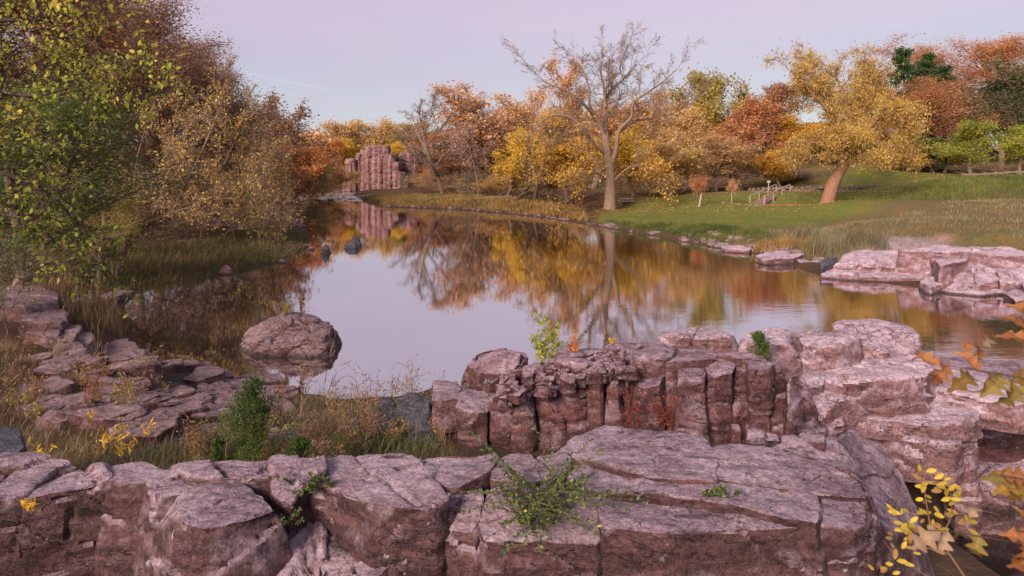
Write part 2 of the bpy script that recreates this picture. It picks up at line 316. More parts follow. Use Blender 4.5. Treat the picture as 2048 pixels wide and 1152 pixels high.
GV = np.stack([GX.ravel(), GY.ravel(), GZ.ravel()], 1)
gme = mesh_np('ground', GV, [quads], True)
# what covers the ground: lawn, bare path and gravel, soil, dry meadow
LAWN = [(9, 70), (11, 64), (14.5, 56.5), (19, 54), (26, 56), (33, 62), (48, 72), (70, 78), (90, 90), (85, 112), (62, 110), (46, 98), (40, 86), (36, 88), (28, 87), (24, 88), (18, 86), (12, 80)]
GRAVEL = [gp(1690, 492, 1.2), gp(1740, 474, 1.3), gp(1800, 468, 1.4), gp(1900, 470, 1.4), gp(1900, 490, 1.2), gp(1760, 500, 1.0)]
TRAIL = [(41.5, 87.6), (41.5, 88.4), (33, 89.0), (25, 89.4), (25, 88.6), (33, 88.0)]
P2 = GV[:, :2]; colr = np.zeros((len(GV), 4), np.float32); colr[:, 3] = 1
def soft(poly, w): d = dist_poly(P2, poly); return smooth01(np.where(in_poly(P2, poly), .5+d/w, .5-d/w))
base = np.tile(np.array([.085, .055, .035]), (len(GV), 1))
nearw = smooth01((26-P2[:, 1])/10)[:, None]
base = base*(1-nearw)+np.array([.075, .055, .042])*nearw
mead = smooth01((P2[:, 0]-12)/6)*smooth01((P2[:, 1]-33)/6)
base = base*(1-mead[:, None])+np.array([.15, .125, .06])*mead[:, None]
lw = soft(LAWN, 5)+.25*fbm(np.c_[P2*.25, np.zeros(len(P2))], 3, 3); lw = np.clip(lw, 0, 1)[:, None]
base = base*(1-lw)+np.array([.14, .17, .04])*lw
for pl, c, w in ((GRAVEL, (.34, .27, .28), 1.2), (TRAIL, (.34, .24, .19), 1.0)):
    q = soft(pl, w)[:, None]; base = base*(1-q)+np.array(c)*q
mud = (smooth01((.30-GV[:, 2])/.3)*smooth01((P2[:, 1]-20)/10))[:, None]; base = base*(1-mud)+np.array([.075, .05, .038])*mud
colr[:, :3] = base
ca = gme.color_attributes.new('cover', 'FLOAT_COLOR', 'POINT'); ca.data.foreach_set('color', colr.ravel())
k = NT('ground_cover'); g = k.n('ShaderNodeNewGeometry'); at = k.attr('cover'); pos = g.outputs['Position']
n1 = k.noise(pos, .5, 6, .65); n2 = k.noise(pos, 3.5, 6, .7); n3 = k.noise(k.mapping(pos, (1, 1, 1)), 14, 4, .7)
c = k.mix(k.rng(n1, .40, .62, 0, .85), at.outputs['Color'], k.mix(1.0, at.outputs['Color'], (1.55, 1.05, .85), 'MULTIPLY'))
c = k.mix(k.rng(n2, .35, .7, 0, .75), c, k.mix(1.0, c, (.45, .45, .45), 'MULTIPLY'))
c = k.mix(k.rng(n3, .66, .72, 0, .55), c, (.40, .22, .08))
k.done(k.bsdf(c, .95, .1, k.bump(k.math('ADD', n2, n3), .8, .06)))
ground = obj('ground', gme, k.m); tag(ground, kind='structure')
# ------------------------------------------------------------------ water
k = NT('river_water'); g = k.n('ShaderNodeNewGeometry'); pos = g.outputs['Position']
w1 = k.noise(k.mapping(pos, (.6, 1.5, 1)), 1.1, 3, .5); w2 = k.noise(k.mapping(pos, (1, 2.4, 1), (0, 0, R(12))), 4.0, 3, .5)
sp = k.n('ShaderNodeSeparateXYZ'); k.L.new(pos, sp.inputs[0])
rip = k.math('MULTIPLY_ADD', k.rng(sp.outputs[0], 1, 12), .75, .25)
h = k.math('MULTIPLY', k.math('ADD', w1, k.math('MULTIPLY', w2, .35)), rip)
b1 = k.bump(h, .035, .12)
deep = k.bsdf((.030, .026, .017), .4, .0)
gl = k.n('ShaderNodeBsdfGlossy'); gl.inputs['Roughness'].default_value = .015; gl.inputs['Color'].default_value = (1.0, .95, .97, 1); k.L.new(b1, gl.inputs['Normal'])
fr = k.n('ShaderNodeFresnel'); fr.inputs['IOR'].default_value = 2.1; k.L.new(b1, fr.inputs['Normal'])
fac = k.math('MULTIPLY_ADD', fr.outputs[0], .44, .58)
mx = k.n('ShaderNodeMixShader'); k.L.new(fac, mx.inputs[0]); k.L.new(deep, mx.inputs[1]); k.L.new(gl.outputs[0], mx.inputs[2])
WATER = k.done(mx.outputs[0])
wx = np.linspace(-110, 70, 19); wy = np.linspace(-20, 240, 27); WX, WY = np.meshgrid(wx, wy); wi = np.arange(19*27).reshape(27, 19)
water = obj('river_water', mesh_np('river_water', np.stack([WX.ravel(), WY.ravel(), np.zeros(WX.size)], 1), [np.stack([wi[:-1, :-1], wi[:-1, 1:], wi[1:, 1:], wi[1:, :-1]], -1).reshape(-1, 4)]), WATER)
tag(water, kind='structure')
# broken water of the riffle at the head of the pool
k = NT('riffle_water'); g = k.n('ShaderNodeNewGeometry'); pos = g.outputs['Position']
v = k.noise(k.mapping(pos, (1, .35, 1)), 1.6, 4, .6); gl = k.n('ShaderNodeBsdfGlossy'); gl.inputs['Roughness'].default_value = .22; gl.inputs['Color'].default_value = (.9, .88, .9, 1)
k.L.new(k.bump(v, .8, .3), gl.inputs['Normal']); dd = k.bsdf(k.mix(k.rng(v, .45, .62), (.10, .08, .07), (.62, .58, .62)), .6, .2)
mx = k.n('ShaderNodeMixShader'); mx.inputs[0].default_value = .6; k.L.new(dd, mx.inputs[1]); k.L.new(gl.outputs[0], mx.inputs[2]); RIFFLE = k.done(mx.outputs[0])
ra = axis([(-58, -28, .8)]); rb = axis([(124, 172, 1.0)]); RX, RY = np.meshgrid(ra, rb); 
edge = np.abs(RY-124-3*np.sin(RX*.5)); RZ = .02+.05*vnoise(np.stack([RX.ravel()*.8, RY.ravel()*.8, RX.ravel()*0], 1), 4).reshape(RX.shape)*.5+.0016*(RY-124)
RZ = np.where(RY < 126+2.0*np.sin(RX*.45), -.15, RZ+.01)
ri = np.arange(RX.size).reshape(RX.shape)
rif = obj('riffle_water', mesh_np('riffle_water', np.stack([RX.ravel(), RY.ravel(), RZ.ravel()], 1), [np.stack([ri[:-1, :-1], ri[:-1, 1:], ri[1:, 1:], ri[1:, :-1]], -1).reshape(-1, 4)], True), RIFFLE)
tag(rif, kind='structure')

# ------------------------------------------------------------------ rocks
ROCKPOLY = []
def block_mesh(poly, zbot, rnd=.05, batter=.06, seed=0, res=.05, amp=.02, chip=.03, ncell=14, dome=0., wob=.05, keep=True, bed=.012, corner=None, ncut=16, cut=.08, step=.012, grow_=0.):
    rnd = rnd*.38; corner = rnd*1.3 if corner is None else corner
    """a jointed rock block: a traced top outline (x, y, z corners) carried down to zbot, edges rounded, faces chipped and bedded"""
    rs = np.random.RandomState(seed); P = np.array(poly, float); P[:, :2] += (P[:, :2]-P[:, :2].mean(0))/(np.linalg.norm(P[:, :2]-P[:, :2].mean(0), axis=1)[:, None]+1e-6)*grow_
    if 0.5*np.sum(P[:, 0]*np.roll(P[:, 1], -1)-np.roll(P[:, 0], -1)*P[:, 1]) < 0: P = P[::-1]
    if keep: ROCKPOLY.append(P[:, :2].copy())
    for it in range(2):
        A, B = P, np.roll(P, -1, 0); el = np.linalg.norm(B-A, axis=1)[:, None]; q = np.minimum(.25, corner/(1+it)/(el+1e-6))
        P = np.stack([A+(B-A)*q, A+(B-A)*(1-q)], 1).reshape(-1, 3)
    seg = np.linalg.norm(np.roll(P, -1, 0)-P, axis=1); cum = np.concatenate([[0], np.cumsum(seg)]); per = cum[-1]
    M = int(np.clip(per/res, 20, 420)); t = np.linspace(0, per, M, endpoint=False); PP = np.vstack([P, P[:1]])
    B = np.stack([np.interp(t, cum, PP[:, i]) for i in range(3)], 1)
    c = np.array([*P[:, :2].mean(0), 0.]); 
    Amat = np.c_[P[:, :2]-c[:2], np.ones(len(P))]; pl = np.linalg.lstsq(Amat, P[:, 2], rcond=None)[0]; c[2] = pl[2]+dome
    rad = np.linalg.norm(B[:, :2]-c[:2], axis=1); dirn = (B[:, :2]-c[:2])/rad[:, None]
    jit = wob*fbm(np.c_[B[:, :2]*2.2, np.full(M, seed*3.1)], 3, seed)*min(1, rad.mean())
    rr = rad+jit; rings = []
    K = max(3, int(rr.mean()/res))
    for f in np.linspace(.04, 1, K):
        r = f*(rr-rnd); r = np.maximum(r, .02*rr); z = c[2]+(B[:, 2]-c[2])*f**(1.6 if dome else 1); rings.append(np.c_[c[:2]+dirn*r[:, None], z])
    for a in (25, 50, 72, 90):
        s, co = math.sin(R(a)), math.cos(R(a)); rings.append(np.c_[c[:2]+dirn*(rr-rnd+rnd*s)[:, None], B[:, 2]-rnd*(1-co)])
    ztop = B[:, 2]-rnd; n = max(3, int((ztop.mean()-zbot)/res))
    for f in np.linspace(0, 1, n+1)[1:]:
        z = ztop+(zbot-ztop)*f; rings.append(np.c_[c[:2]+dirn*(rr+batter*(ztop-z))[:, None], z])
    V = np.concatenate([c[None, :]]+rings); nr = len(rings)
    ii = 1+np.arange(nr*M).reshape(nr, M); jn = np.roll(ii, -1, 1)
    Q = np.stack([ii[:-1], ii[1:], jn[1:], jn[:-1]], -1).reshape(-1, 4); T = np.stack([np.zeros(M, int), ii[0], jn[0]], -1)
    # normals
    def normals(V):
        N = np.zeros_like(V); fn = np.cross(V[Q[:, 2]]-V[Q[:, 0]], V[Q[:, 3]]-V[Q[:, 1]])
        for j in range(4): np.add.at(N, Q[:, j], fn)
        return N/(np.linalg.norm(N, axis=1)[:, None]+1e-9)
    sz0 = min(V.max(0)[0]-V.min(0)[0], V.max(0)[1]-V.min(0)[1], 1.6 if V.max(0)[1] < 60 else 4); low = V[:, 2] < zbot+.02
    for j in range(ncut):                 # planar breaks: corners and edges sheared off flat
        i = rs.randint(M); e = rs.uniform(-.05, .25) if j % 3 == 0 else (rs.uniform(.2, .75) if j % 3 == 1 else rs.uniform(1.25, 1.5)); az = rs.randn()*.35
        dx, dy = dirn[i]; dx, dy = dx*math.cos(az)-dy*math.sin(az), dx*math.sin(az)+dy*math.cos(az)
        n_ = np.array([dx*math.cos(e), dy*math.cos(e), math.sin(e)]); pr = V@n_; ex = pr-(pr.max()-sz0*cut*rs.uniform(.15, 1.0)*(.28 if e > 1.2 else (.5 if e < .2 else .8))); m_ = ex > 0; V[m_] -= n_*ex[m_][:, None]
    N = normals(V); N[0] = (0, 0, 1)
    lo, hi = V.min(0), V.max(0); size = (hi-lo).max()
    if ncell:
        S = rs.rand(ncell, 3)*(hi-lo)*1.1+lo-(hi-lo)*.05; sc = np.array([1, 1, 1.7])
        W = V+.12*size*np.stack([vnoise(V*2.0/size*2, seed+k) for k in range(3)], 1)*.35
        d = np.linalg.norm((W[:, None, :]-S[None])*sc, axis=2); o = np.argsort(d, axis=1)[:, :2]; a = np.arange(len(V))
        F1 = d[a, o[:, 0]]; F2 = d[a, o[:, 1]]; g = rs.randn(ncell, 3)*.6; off = rs.randn(ncell)*.6
        cd = chip*(off[o[:, 0]]+np.einsum('ij,ij->i', (V-S[o[:, 0]]), g[o[:, 0]])/(size*.35))
        cd = np.clip(cd, -1.6*chip, 1.2*chip)*.6-chip*.8*np.exp(-((F2-F1)/(.9*res))**2)*(vnoise(V*1.3/size*2, seed+9) > -.1)
        V = V+N*cd[:, None]
    V = V+N*(amp*fbm(V*1.6/max(.25, min(size, 1.2)), 5, seed+20, .55))[:, None]
    side = 1-np.clip(np.abs(N[:, 2]), 0, 1)
    tf = fbm(np.c_[V[:, :2]*np.array([1.1, 2.6])/max(.5, min(size, 2)), V[:, 2]*3], 4, seed+70)*3.2; V = V+N*(step*(np.floor(tf)+smooth01((tf-np.floor(tf))*4-1.5))*.6)[:, None]
    lay = vnoise(np.c_[V[:, :2]*.6, V[:, 2]*16/max(.5, min(size, 3))], seed+50)
    V = V+N*(bed*lay*side)[:, None]
    return V, Q, T
def block(poly, zbot, mat, parent, name='rock_block', loc=(0, 0, 0), **kw):
    V, Q, T = block_mesh(poly, zbot, **kw); V = V-np.array(loc)
    me = mesh_np(name, V, [Q, T], True); me.set_sharp_from_angle(angle=R(27))
    return obj(name, me, mat, parent)
def top(pts, z):                          # photo outline of a block's top; z a level, or one per corner
    zs = z if hasattr(z, '__len__') else [z]*len(pts)
    return [G(p[0], p[1], q) for p, q in zip(pts, zs)]
def outcrop(name, label, cat='rock', loc=(0, 0, 0), group=None): return thing(name, label, cat, loc, group)

def area2(P): P = np.array(P); return abs(.5*np.sum(P[:, 0]*np.roll(P[:, 1], -1)-np.roll(P[:, 0], -1)*P[:, 1]))
def clip_half(P, c, n):
    out = []
    for i in range(len(P)):
        a, b = P[i], P[(i+1) % len(P)]; da = (a[:2]-c)@n; db = (b[:2]-c)@n
        if da >= 0: out.append(a)
        if da*db < 0: out.append(a+(b-a)*(da/(da-db)))
    return out
def joints(poly, rg, amax, dz=.03):       # break a slab along the two joint directions of the rock
    P = [np.array(p, float) for p in poly]
    if area2(P) < amax: return [P]
    A = np.array(P); c = A[:, :2].mean(0); ext = A[:, :2]-c; w, v = np.linalg.eigh(ext.T@ext); ax_long = v[:, 1]
    cand = [np.array([math.cos(a), math.sin(a)]) for a in (R(24)+rg.gauss(0, .18), R(112)+rg.gauss(0, .18))]; n = max(cand, key=lambda q: abs(q@ax_long))
    c = c+ax_long*rg.uniform(-.18, .18)*math.sqrt(w[1]/len(P)); h1, h2 = clip_half(P, c, n), clip_half(P, c, -n)
    if len(h1) < 3 or len(h2) < 3 or min(area2(h1), area2(h2)) < .04: return [P]
    res = []
    for h in (h1, h2):
        o_ = rg.uniform(-dz, dz*.4); res += joints([q+np.array([0, 0, o_]) for q in h], rg, amax, dz)
    return res
# --- the front ledge, in jointed blocks
o = outcrop('rock_ledge', 'long jointed foreground ledge of purple quartzite with a green shrub rooted on it', 'rock ledge', (0, 5, 1.6)); L = (0, 5, 1.6)
FRONT = [
 ([(-90, 945), (60, 938), (150, 934), (205, 936), (212, 958), (150, 968), (60, 985), (-90, 992)], 2.86, 1.5, dict(rnd=.05, ncell=26, chip=.05)),
 ([(214, 932), (292, 929), (322, 940), (300, 962), (250, 962), (216, 960)], 2.86, 1.5, dict(rnd=.05, ncell=16, chip=.05)),
 ([(288, 950), (336, 932), (383, 958), (500, 955), (553, 1003), (420, 1052), (366, 1030), (322, 990)], 2.84, 1.4, dict(rnd=.035, ncell=26, chip=.03, batter=.22)),
 ([(338, 928), (440, 921), (545, 918), (556, 950), (500, 953), (386, 956)], 2.88, 1.6, dict(rnd=.05, ncell=18, chip=.05)),
 ([(547, 920), (640, 914), (642, 940), (612, 955), (578, 1012), (552, 985)], [2.86, 2.86, 2.86, 2.82, 2.72, 2.78], 1.5, dict(rnd=.03, ncell=18, chip=.045)),
 ([(645, 912), (700, 905), (815, 905), (860, 960), (890, 1000), (865, 1016), (760, 1008), (690, 985), (648, 958)], 2.84, 1.6, dict(rnd=.06, ncell=24, chip=.03)),
 ([(618, 990), (650, 962), (690, 990), (756, 1014), (800, 1050), (806, 1090), (740, 1040), (672, 1012)], [2.7, 2.8, 2.78, 2.76, 2.66, 2.5, 2.6, 2.66], 1.4, dict(rnd=.06, ncell=14, chip=.03)),
 ([(512, 1080), (586, 1044), (672, 1022), (728, 1040), (768, 1088), (782, 1130), (700, 1175), (590, 1185), (540, 1120)], [2.45, 2.5, 2.52, 2.5, 2.45, 2.4, 2.3, 2.3, 2.36], 1.3, dict(rnd=.035, ncell=30, chip=.045)),
 ([(460, 1150), (520, 1100), (575, 1120), (590, 1185), (500, 1220)], 2.2, 1.2, dict(rnd=.04, ncell=12, chip=.05)),
 ([(780, 1052), (806, 1040), (848, 1046), (846, 1100), (806, 1110)], [2.6, 2.66, 2.66, 2.5, 2.45], 1.4, dict(rnd=.05, ncell=10, chip=.03)),
 ([(828, 904), (935, 909), (1000, 909), (985, 935), (910, 972), (868, 958), (848, 930)], 2.85, 1.6, dict(rnd=.04, ncell=16, chip=.03)),
 ([(1003, 909), (1092, 908), (1135, 890), (1150, 915), (1120, 950), (1060, 960), (985, 955), (990, 935)], 2.84, 1.6, dict(rnd=.04, ncell=18, chip=.035)),
 ([(850, 1045), (868, 1020), (905, 980), (960, 965), (968, 1010), (962, 1045), (950, 1062)], [2.66, 2.72, 2.8, 2.82, 2.76, 2.68, 2.64], 1.4, dict(rnd=.06, ncell=14, chip=.03)),
 ([(964, 1042), (972, 985), (1070, 965), (1195, 985), (1208, 1040), (1210, 1062), (1186, 1086), (1055, 1076), (975, 1082)], [2.66, 2.78, 2.8, 2.78, 2.68, 2.64, 2.6, 2.6, 2.6], 1.3, dict(rnd=.04, ncell=30, chip=.04)),
 ([(1140, 884), (1205, 856), (1290, 866), (1432, 884), (1430, 960), (1300, 956), (1150, 912)], 2.85, 1.6, dict(rnd=.03, ncell=18, chip=.02)),
 ([(1436, 886), (1530, 896), (1640, 918), (1705, 945), (1742, 990), (1645, 982), (1434, 956)], [2.85, 2.84, 2.82, 2.8, 2.74, 2.78, 2.84], 1.5, dict(rnd=.04, ncell=18, chip=.02)),
 ([(1130, 955), (1152, 918), (1300, 960), (1428, 964), (1642, 988), (1638, 1040), (1560, 1034), (1470, 1010), (1330, 986), (1200, 985)], 2.80, 1.4, dict(rnd=.03, ncell=26, chip=.02)),
 ([(1200, 990), (1330, 991), (1470, 1016), (1560, 1040), (1636, 1046), (1560, 1056), (1470, 1062), (1330, 1062), (1215, 1052)], 2.73, 1.3, dict(rnd=.03, ncell=26, chip=.035)),
 ([(1646, 990), (1742, 996), (1754, 1015), (1737, 1042), (1700, 1056), (1644, 1050)], [2.76, 2.72, 2.68, 2.66, 2.66, 2.7], 1.2, dict(rnd=.05, ncell=16, chip=.03)),
 ([(1216, 1070), (1290, 1068), (1350, 1078), (1345, 1120), (1220, 1110)], 2.50, 1.3, dict(rnd=.04, ncell=10, chip=.05)),
 ([(1640, 1062), (1700, 1060), (1735, 1085), (1700, 1115), (1640, 1112)], 2.46, 1.2, dict(rnd=.05, ncell=10, chip=.04)),
 ([(1700, 1110), (1745, 1080), (1768, 1120), (1750, 1160), (1700, 1160)], [2.3, 2.4, 2.25, 2.1, 2.2], 1.1, dict(rnd=.05, ncell=10, chip=.05)),
 ([(810, 1130), (850, 1115), (905, 1150), (890, 1190), (815, 1190)], 2.2, 1.2, dict(rnd=.05, ncell=8, chip=.05)),
]
rj = random.Random(12)
for i, (pts, z, zb, kw) in enumerate(FRONT):
    for j, pc in enumerate(joints(top(pts, z), rj, .5 if i < 13 else .85, .035 if i < 13 else .02)):
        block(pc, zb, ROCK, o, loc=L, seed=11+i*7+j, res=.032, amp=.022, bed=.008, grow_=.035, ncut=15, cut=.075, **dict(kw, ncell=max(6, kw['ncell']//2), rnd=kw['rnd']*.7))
# --- the rounded whaleback at the right end of the front ledge
o = outcrop('rock_whaleback', 'smooth rounded grey pink rock flank dropping to dark water beside the ledge end', 'rock', (4, 6, .5)); L = (4, 6, .5)
block(top([(1500, 905), (1560, 880), (1650, 868), (1715, 850), (1790, 915), (1832, 985), (1838, 1052), (1765, 1052), (1752, 990), (1700, 940), (1600, 912)], [2.72, 2.75, 2.7, 2.5, 2.2, 1.95, 1.85, 2.3, 2.6, 2.72, 2.74]), .2, ROCK, o, 'rock_face', L, rnd=.22, batter=.32, seed=50, res=.035, amp=.035, ncell=12, chip=.02)
for i, (x0, x1) in enumerate(((1496, 1526), (1528, 1562), (1564, 1596), (1598, 1650))):
    block(top([(x0, 858+i*3), (x1, 860+i*3), (x1+2, 876+i*3), (x0+1, 875+i*3)], 2.72), 1.6, ROCK, o, loc=L, seed=60+i, res=.025, rnd=.015, chip=.02, ncell=6, amp=.015)

# --- the middle outcrop: a row of upright joint blocks with rubble on top
o = outcrop('rock_outcrop', 'dark red jointed rock face with red vines, crowned by rubble, behind the front ledge', 'rock outcrop', (1.5, 10, 1)); L = (1.5, 10, 1)
MID = [  # x0, x1, front-edge row, back-edge row, top level, back level
 (866, 916, 800, 762, 2.35, 2.2), (918, 978, 815, 775, 2.28, 2.3), (980, 1030, 806, 770, 2.36, 2.4), (1032, 1066, 800, 765, 2.4, 2.45), (1068, 1122, 790, 758, 2.45, 2.5), (1124, 1166, 768, 738, 2.6, 2.62),
 (1168, 1206, 752, 722, 2.72, 2.72), (1208, 1246, 740, 715, 2.76, 2.76), (1250, 1266, 762, 735, 2.6, 2.6), (1268, 1320, 756, 728, 2.66, 2.66), (1322, 1358, 752, 722, 2.68, 2.72), (1360, 1402, 752, 720, 2.68, 2.75), (1404, 1462, 748, 716, 2.7, 2.75),
 (1464, 1504, 738, 712, 2.74, 2.78), (1506, 1530, 744, 716, 2.7, 2.78), (1532, 1566, 738, 722, 2.74, 2.76)]
rnm = random.Random(4)
for i, (x0, x1, yf, yb, zf, zb_) in enumerate(MID):
    xm = (x0+x1)/2; yf += rnm.uniform(-7, 7); pts = [(x0, yf+rnm.uniform(-3, 2)), (xm+rnm.uniform(-8, 8), yf+rnm.uniform(1, 6)), (x1, yf+rnm.uniform(-3, 2)), (x1+3, yb), (xm, yb-3), (x0+3, yb)]
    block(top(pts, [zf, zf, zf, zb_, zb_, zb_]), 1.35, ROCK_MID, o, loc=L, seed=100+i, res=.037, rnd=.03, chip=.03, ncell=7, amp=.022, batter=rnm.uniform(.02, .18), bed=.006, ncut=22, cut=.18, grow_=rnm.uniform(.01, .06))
# broken lower steps in front of the row
for i, (x0, x1, yt, z) in enumerate(((985, 1060, 838, 2.12), (1068, 1150, 850, 2.05), (1270, 1322, 790, 2.42), (1395, 1425, 790, 2.4), (1418, 1470, 818, 2.2), (1468, 1500, 800, 2.32), (1424, 1480, 846, 2.0), (1534, 1572, 790, 2.4), (1506, 1532, 790, 2.4), (1180, 1240, 815, 2.2), (1330, 1390, 815, 2.2))):
    block(top([(x0, yt), (x1, yt+rnm.uniform(-6, 8)), (x1+2, yt-34), (x0+2, yt-34)], [z, z-.05, z+.05, z+.05]), 1.3, ROCK_MID, o, loc=L, seed=140+i, res=.036, rnd=.02, chip=.03, ncell=6, amp=.02, batter=.1, ncut=20, cut=.2)
# flat plates behind the row
for i, (pts, z) in enumerate((([(1000, 742), (1100, 722), (1170, 735), (1130, 757), (1060, 762)], 2.5), ([(1100, 720), (1200, 702), (1262, 712), (1210, 722), (1165, 733)], 2.72), ([(1205, 695), (1260, 686), (1310, 690), (1335, 712), (1265, 718)], 2.78),
        ([(1325, 722), (1345, 700), (1430, 704), (1470, 712), (1400, 718)], 2.82), ([(1330, 698), (1400, 698), (1490, 708), (1540, 720), (1470, 714)], 2.83), ([(1490, 712), (1548, 722), (1535, 735), (1500, 738)], 2.8),
        ([(1085, 725), (1120, 700), (1200, 694), (1210, 706), (1110, 722)], 2.66), ([(1280, 700), (1320, 690), (1350, 698), (1330, 718), (1270, 722)], 2.84))):
    block(top(pts, z), 1.3, ROCK_MID, o, loc=L, seed=160+i, res=.042, rnd=.03, chip=.035, ncell=16, amp=.03, grow_=.04)
# the red knob at the left end of the crest
block(top([(928, 722), (940, 704), (985, 692), (1040, 700), (1066, 722), (1030, 742), (965, 748)], [2.3, 2.42, 2.52, 2.5, 2.4, 2.34, 2.3]), 1.2, ROCK_MID, o, loc=L, seed=180, res=.03, rnd=.12, chip=.05, ncell=24, amp=.05, dome=.12)
# the rounded knob at the right end
block(top([(1572, 752), (1600, 745), (1635, 800), (1640, 838), (1610, 850), (1575, 838)], [2.62, 2.6, 2.3, 2.0, 2.0, 2.2]), 1.2, ROCK_MID, o, loc=L, seed=181, res=.03, rnd=.14, chip=.02, ncell=0, amp=.03, dome=.05, ncut=5, cut=.05)
block(top([(1555, 852), (1600, 838), (1660, 842), (1655, 862), (1600, 866)], 1.95), 1.2, ROCK_MID, o, loc=L, seed=182, res=.03, rnd=.06, chip=.03, ncell=12, amp=.03)
for i in range(70):
    f = rnm.random(); px = 985+f*280+rnm.uniform(-20, 20); py = 778-f*62+rnm.uniform(-24, 20); z = 2.5+.28*f+rnm.uniform(0, .06); s = rnm.uniform(.05, .15)
    x, y, _ = G(px, py, z); a0 = rnm.random()*6; kk = rnm.randint(4, 6)
    pl = [(x+s*rnm.uniform(.7, 1.2)*math.cos(a0+6.283*j/kk), y+s*rnm.uniform(.7, 1.2)*math.sin(a0+6.283*j/kk), z+rnm.uniform(-.05, .07)) for j in range(kk)]
    block(pl, z-.13, ROCK_MID, o, 'rubble_stone', loc=L, seed=200+i, res=.035, rnd=.02, chip=.02, ncell=5, amp=.015, keep=False)

# --- the pale back outcrop
o = outcrop('rock_outcrop', 'pale pink rounded rock shelf with a small dark cedar, jutting into the calm river', 'rock outcrop', (6, 12, .5)); L = (6, 12, .5)
BACK = [
 ([(1314, 664), (1345, 653), (1400, 654), (1470, 660), (1482, 670), (1400, 673), (1322, 674)], 2.85, 1.2, dict(rnd=.16, ncell=12, chip=.03)),
 ([(1474, 668), (1560, 655), (1600, 662), (1604, 680), (1540, 682), (1490, 678)], 2.82, 1.2, dict(rnd=.16, ncell=12, chip=.025)),
 ([(1602, 664), (1680, 655), (1718, 674), (1694, 688), (1608, 686)], 2.80, 1.2, dict(rnd=.18, ncell=10, chip=.025)),
 ([(1650, 652), (1715, 630), (1762, 628), (1808, 646), (1842, 678), (1836, 700), (1770, 700), (1712, 680)], [2.86, 2.94, 2.94, 2.84, 2.66, 2.56, 2.60, 2.74], .1, dict(rnd=.22, ncell=14, chip=.02)),
 ([(1640, 738), (1690, 708), (1740, 694), (1835, 704), (1864, 738), (1846, 766), (1740, 760), (1650, 754)], [2.42, 2.45, 2.5, 2.48, 2.4, 2.4, 2.42, 2.42], 1.2, dict(rnd=.06, ncell=14, chip=.025)),
 ([(1604, 742), (1636, 728), (1650, 742), (1645, 764), (1610, 766)], 2.36, 1.0, dict(rnd=.05, ncell=10, chip=.03)),
 ([(1596, 784), (1640, 766), (1740, 766), (1850, 774), (1872, 786), (1760, 790), (1690, 800), (1650, 812), (1602, 806)], 2.16, 1.0, dict(rnd=.05, ncell=14, chip=.03)),
 ([(1600, 828), (1648, 812), (1672, 820), (1690, 842), (1640, 850)], 1.95, .9, dict(rnd=.06, ncell=10, chip=.03)),
 ([(1846, 724), (1900, 718), (1960, 735), (2045, 765), (2110, 800), (2050, 808), (1950, 796), (1858, 778)], 2.16, 1.72, dict(rnd=.07, ncell=14, chip=.02)),
 ([(1660, 808), (1700, 798), (1770, 790), (1860, 786), (1945, 794), (1958, 806), (1944, 836), (1850, 842), (1760, 834), (1676, 824)], [1.98, 2.0, 2.02, 2.02, 2.0, 1.98, 1.94, 1.94, 1.94, 1.94], 1.62, dict(rnd=.06, ncell=20, chip=.03)),
 ([(1740, 850), (1850, 856), (1940, 850), (1946, 868), (1900, 884), (1800, 878)], 1.70, 1.12, dict(rnd=.06, ncell=14, chip=.05)),
 ([(1905, 876), (1938, 872), (1942, 900), (1915, 905)], 1.5, .3, dict(rnd=.05, ncell=8, chip=.04)),
 ([(1925, 868), (2000, 880), (2100, 900), (2110, 950), (2000, 975), (1935, 955)], [.75, .7, .7, .45, .4, .5], -.4, dict(rnd=.1, ncell=12, chip=.05)),
]
for i, pl in enumerate(([(4.7, 10.2, 1.55), (6.4, 10.3, 1.6), (7.4, 11.0, 1.7), (7.2, 12.4, 1.9), (5, 12.4, 1.9)], [(6.9, 11.0, 1.75), (9.6, 11.2, 1.75), (10.4, 13, 1.7), (8, 13.4, 1.8)])): block(pl, -.5, ROCK_MID, o, loc=L, seed=380+i, res=.05, amp=.05, rnd=.08, chip=.06, ncell=14)
for i, (pts, z, zb, kw) in enumerate(BACK): block(top(pts, z), zb, ROCK_PALE, o, loc=L, seed=300+i, res=.046, amp=.045, bed=.02, grow_=.04, batter=.16 if i < 4 else .10, cut=.12, ncut=22, step=.02, **kw)

# --- rock island in the pool
o = outcrop('rock_island', 'humped pink rock island with weeds on top, alone in the still water', 'rock island', (-7.2, 20.4, 0)); L = (-7.2, 20.4, 0)
pl = [PD(px, py, D) for px, py, D in ((482, 680, 20.2), (500, 690, 19.5), (560, 694, 19.2), (610, 690, 19.2), (648, 676, 19.5), (666, 652, 20.3), (650, 640, 21.0), (610, 628, 21.2), (560, 630, 21.2), (510, 650, 20.9))]
block(pl, -.5, ROCK_LEFT, o, 'rock_face', L, seed=401, res=.035, rnd=.12, batter=.55, dome=.34, chip=.06, ncell=26, amp=.12, bed=.03, ncut=26, cut=.06, step=.04)
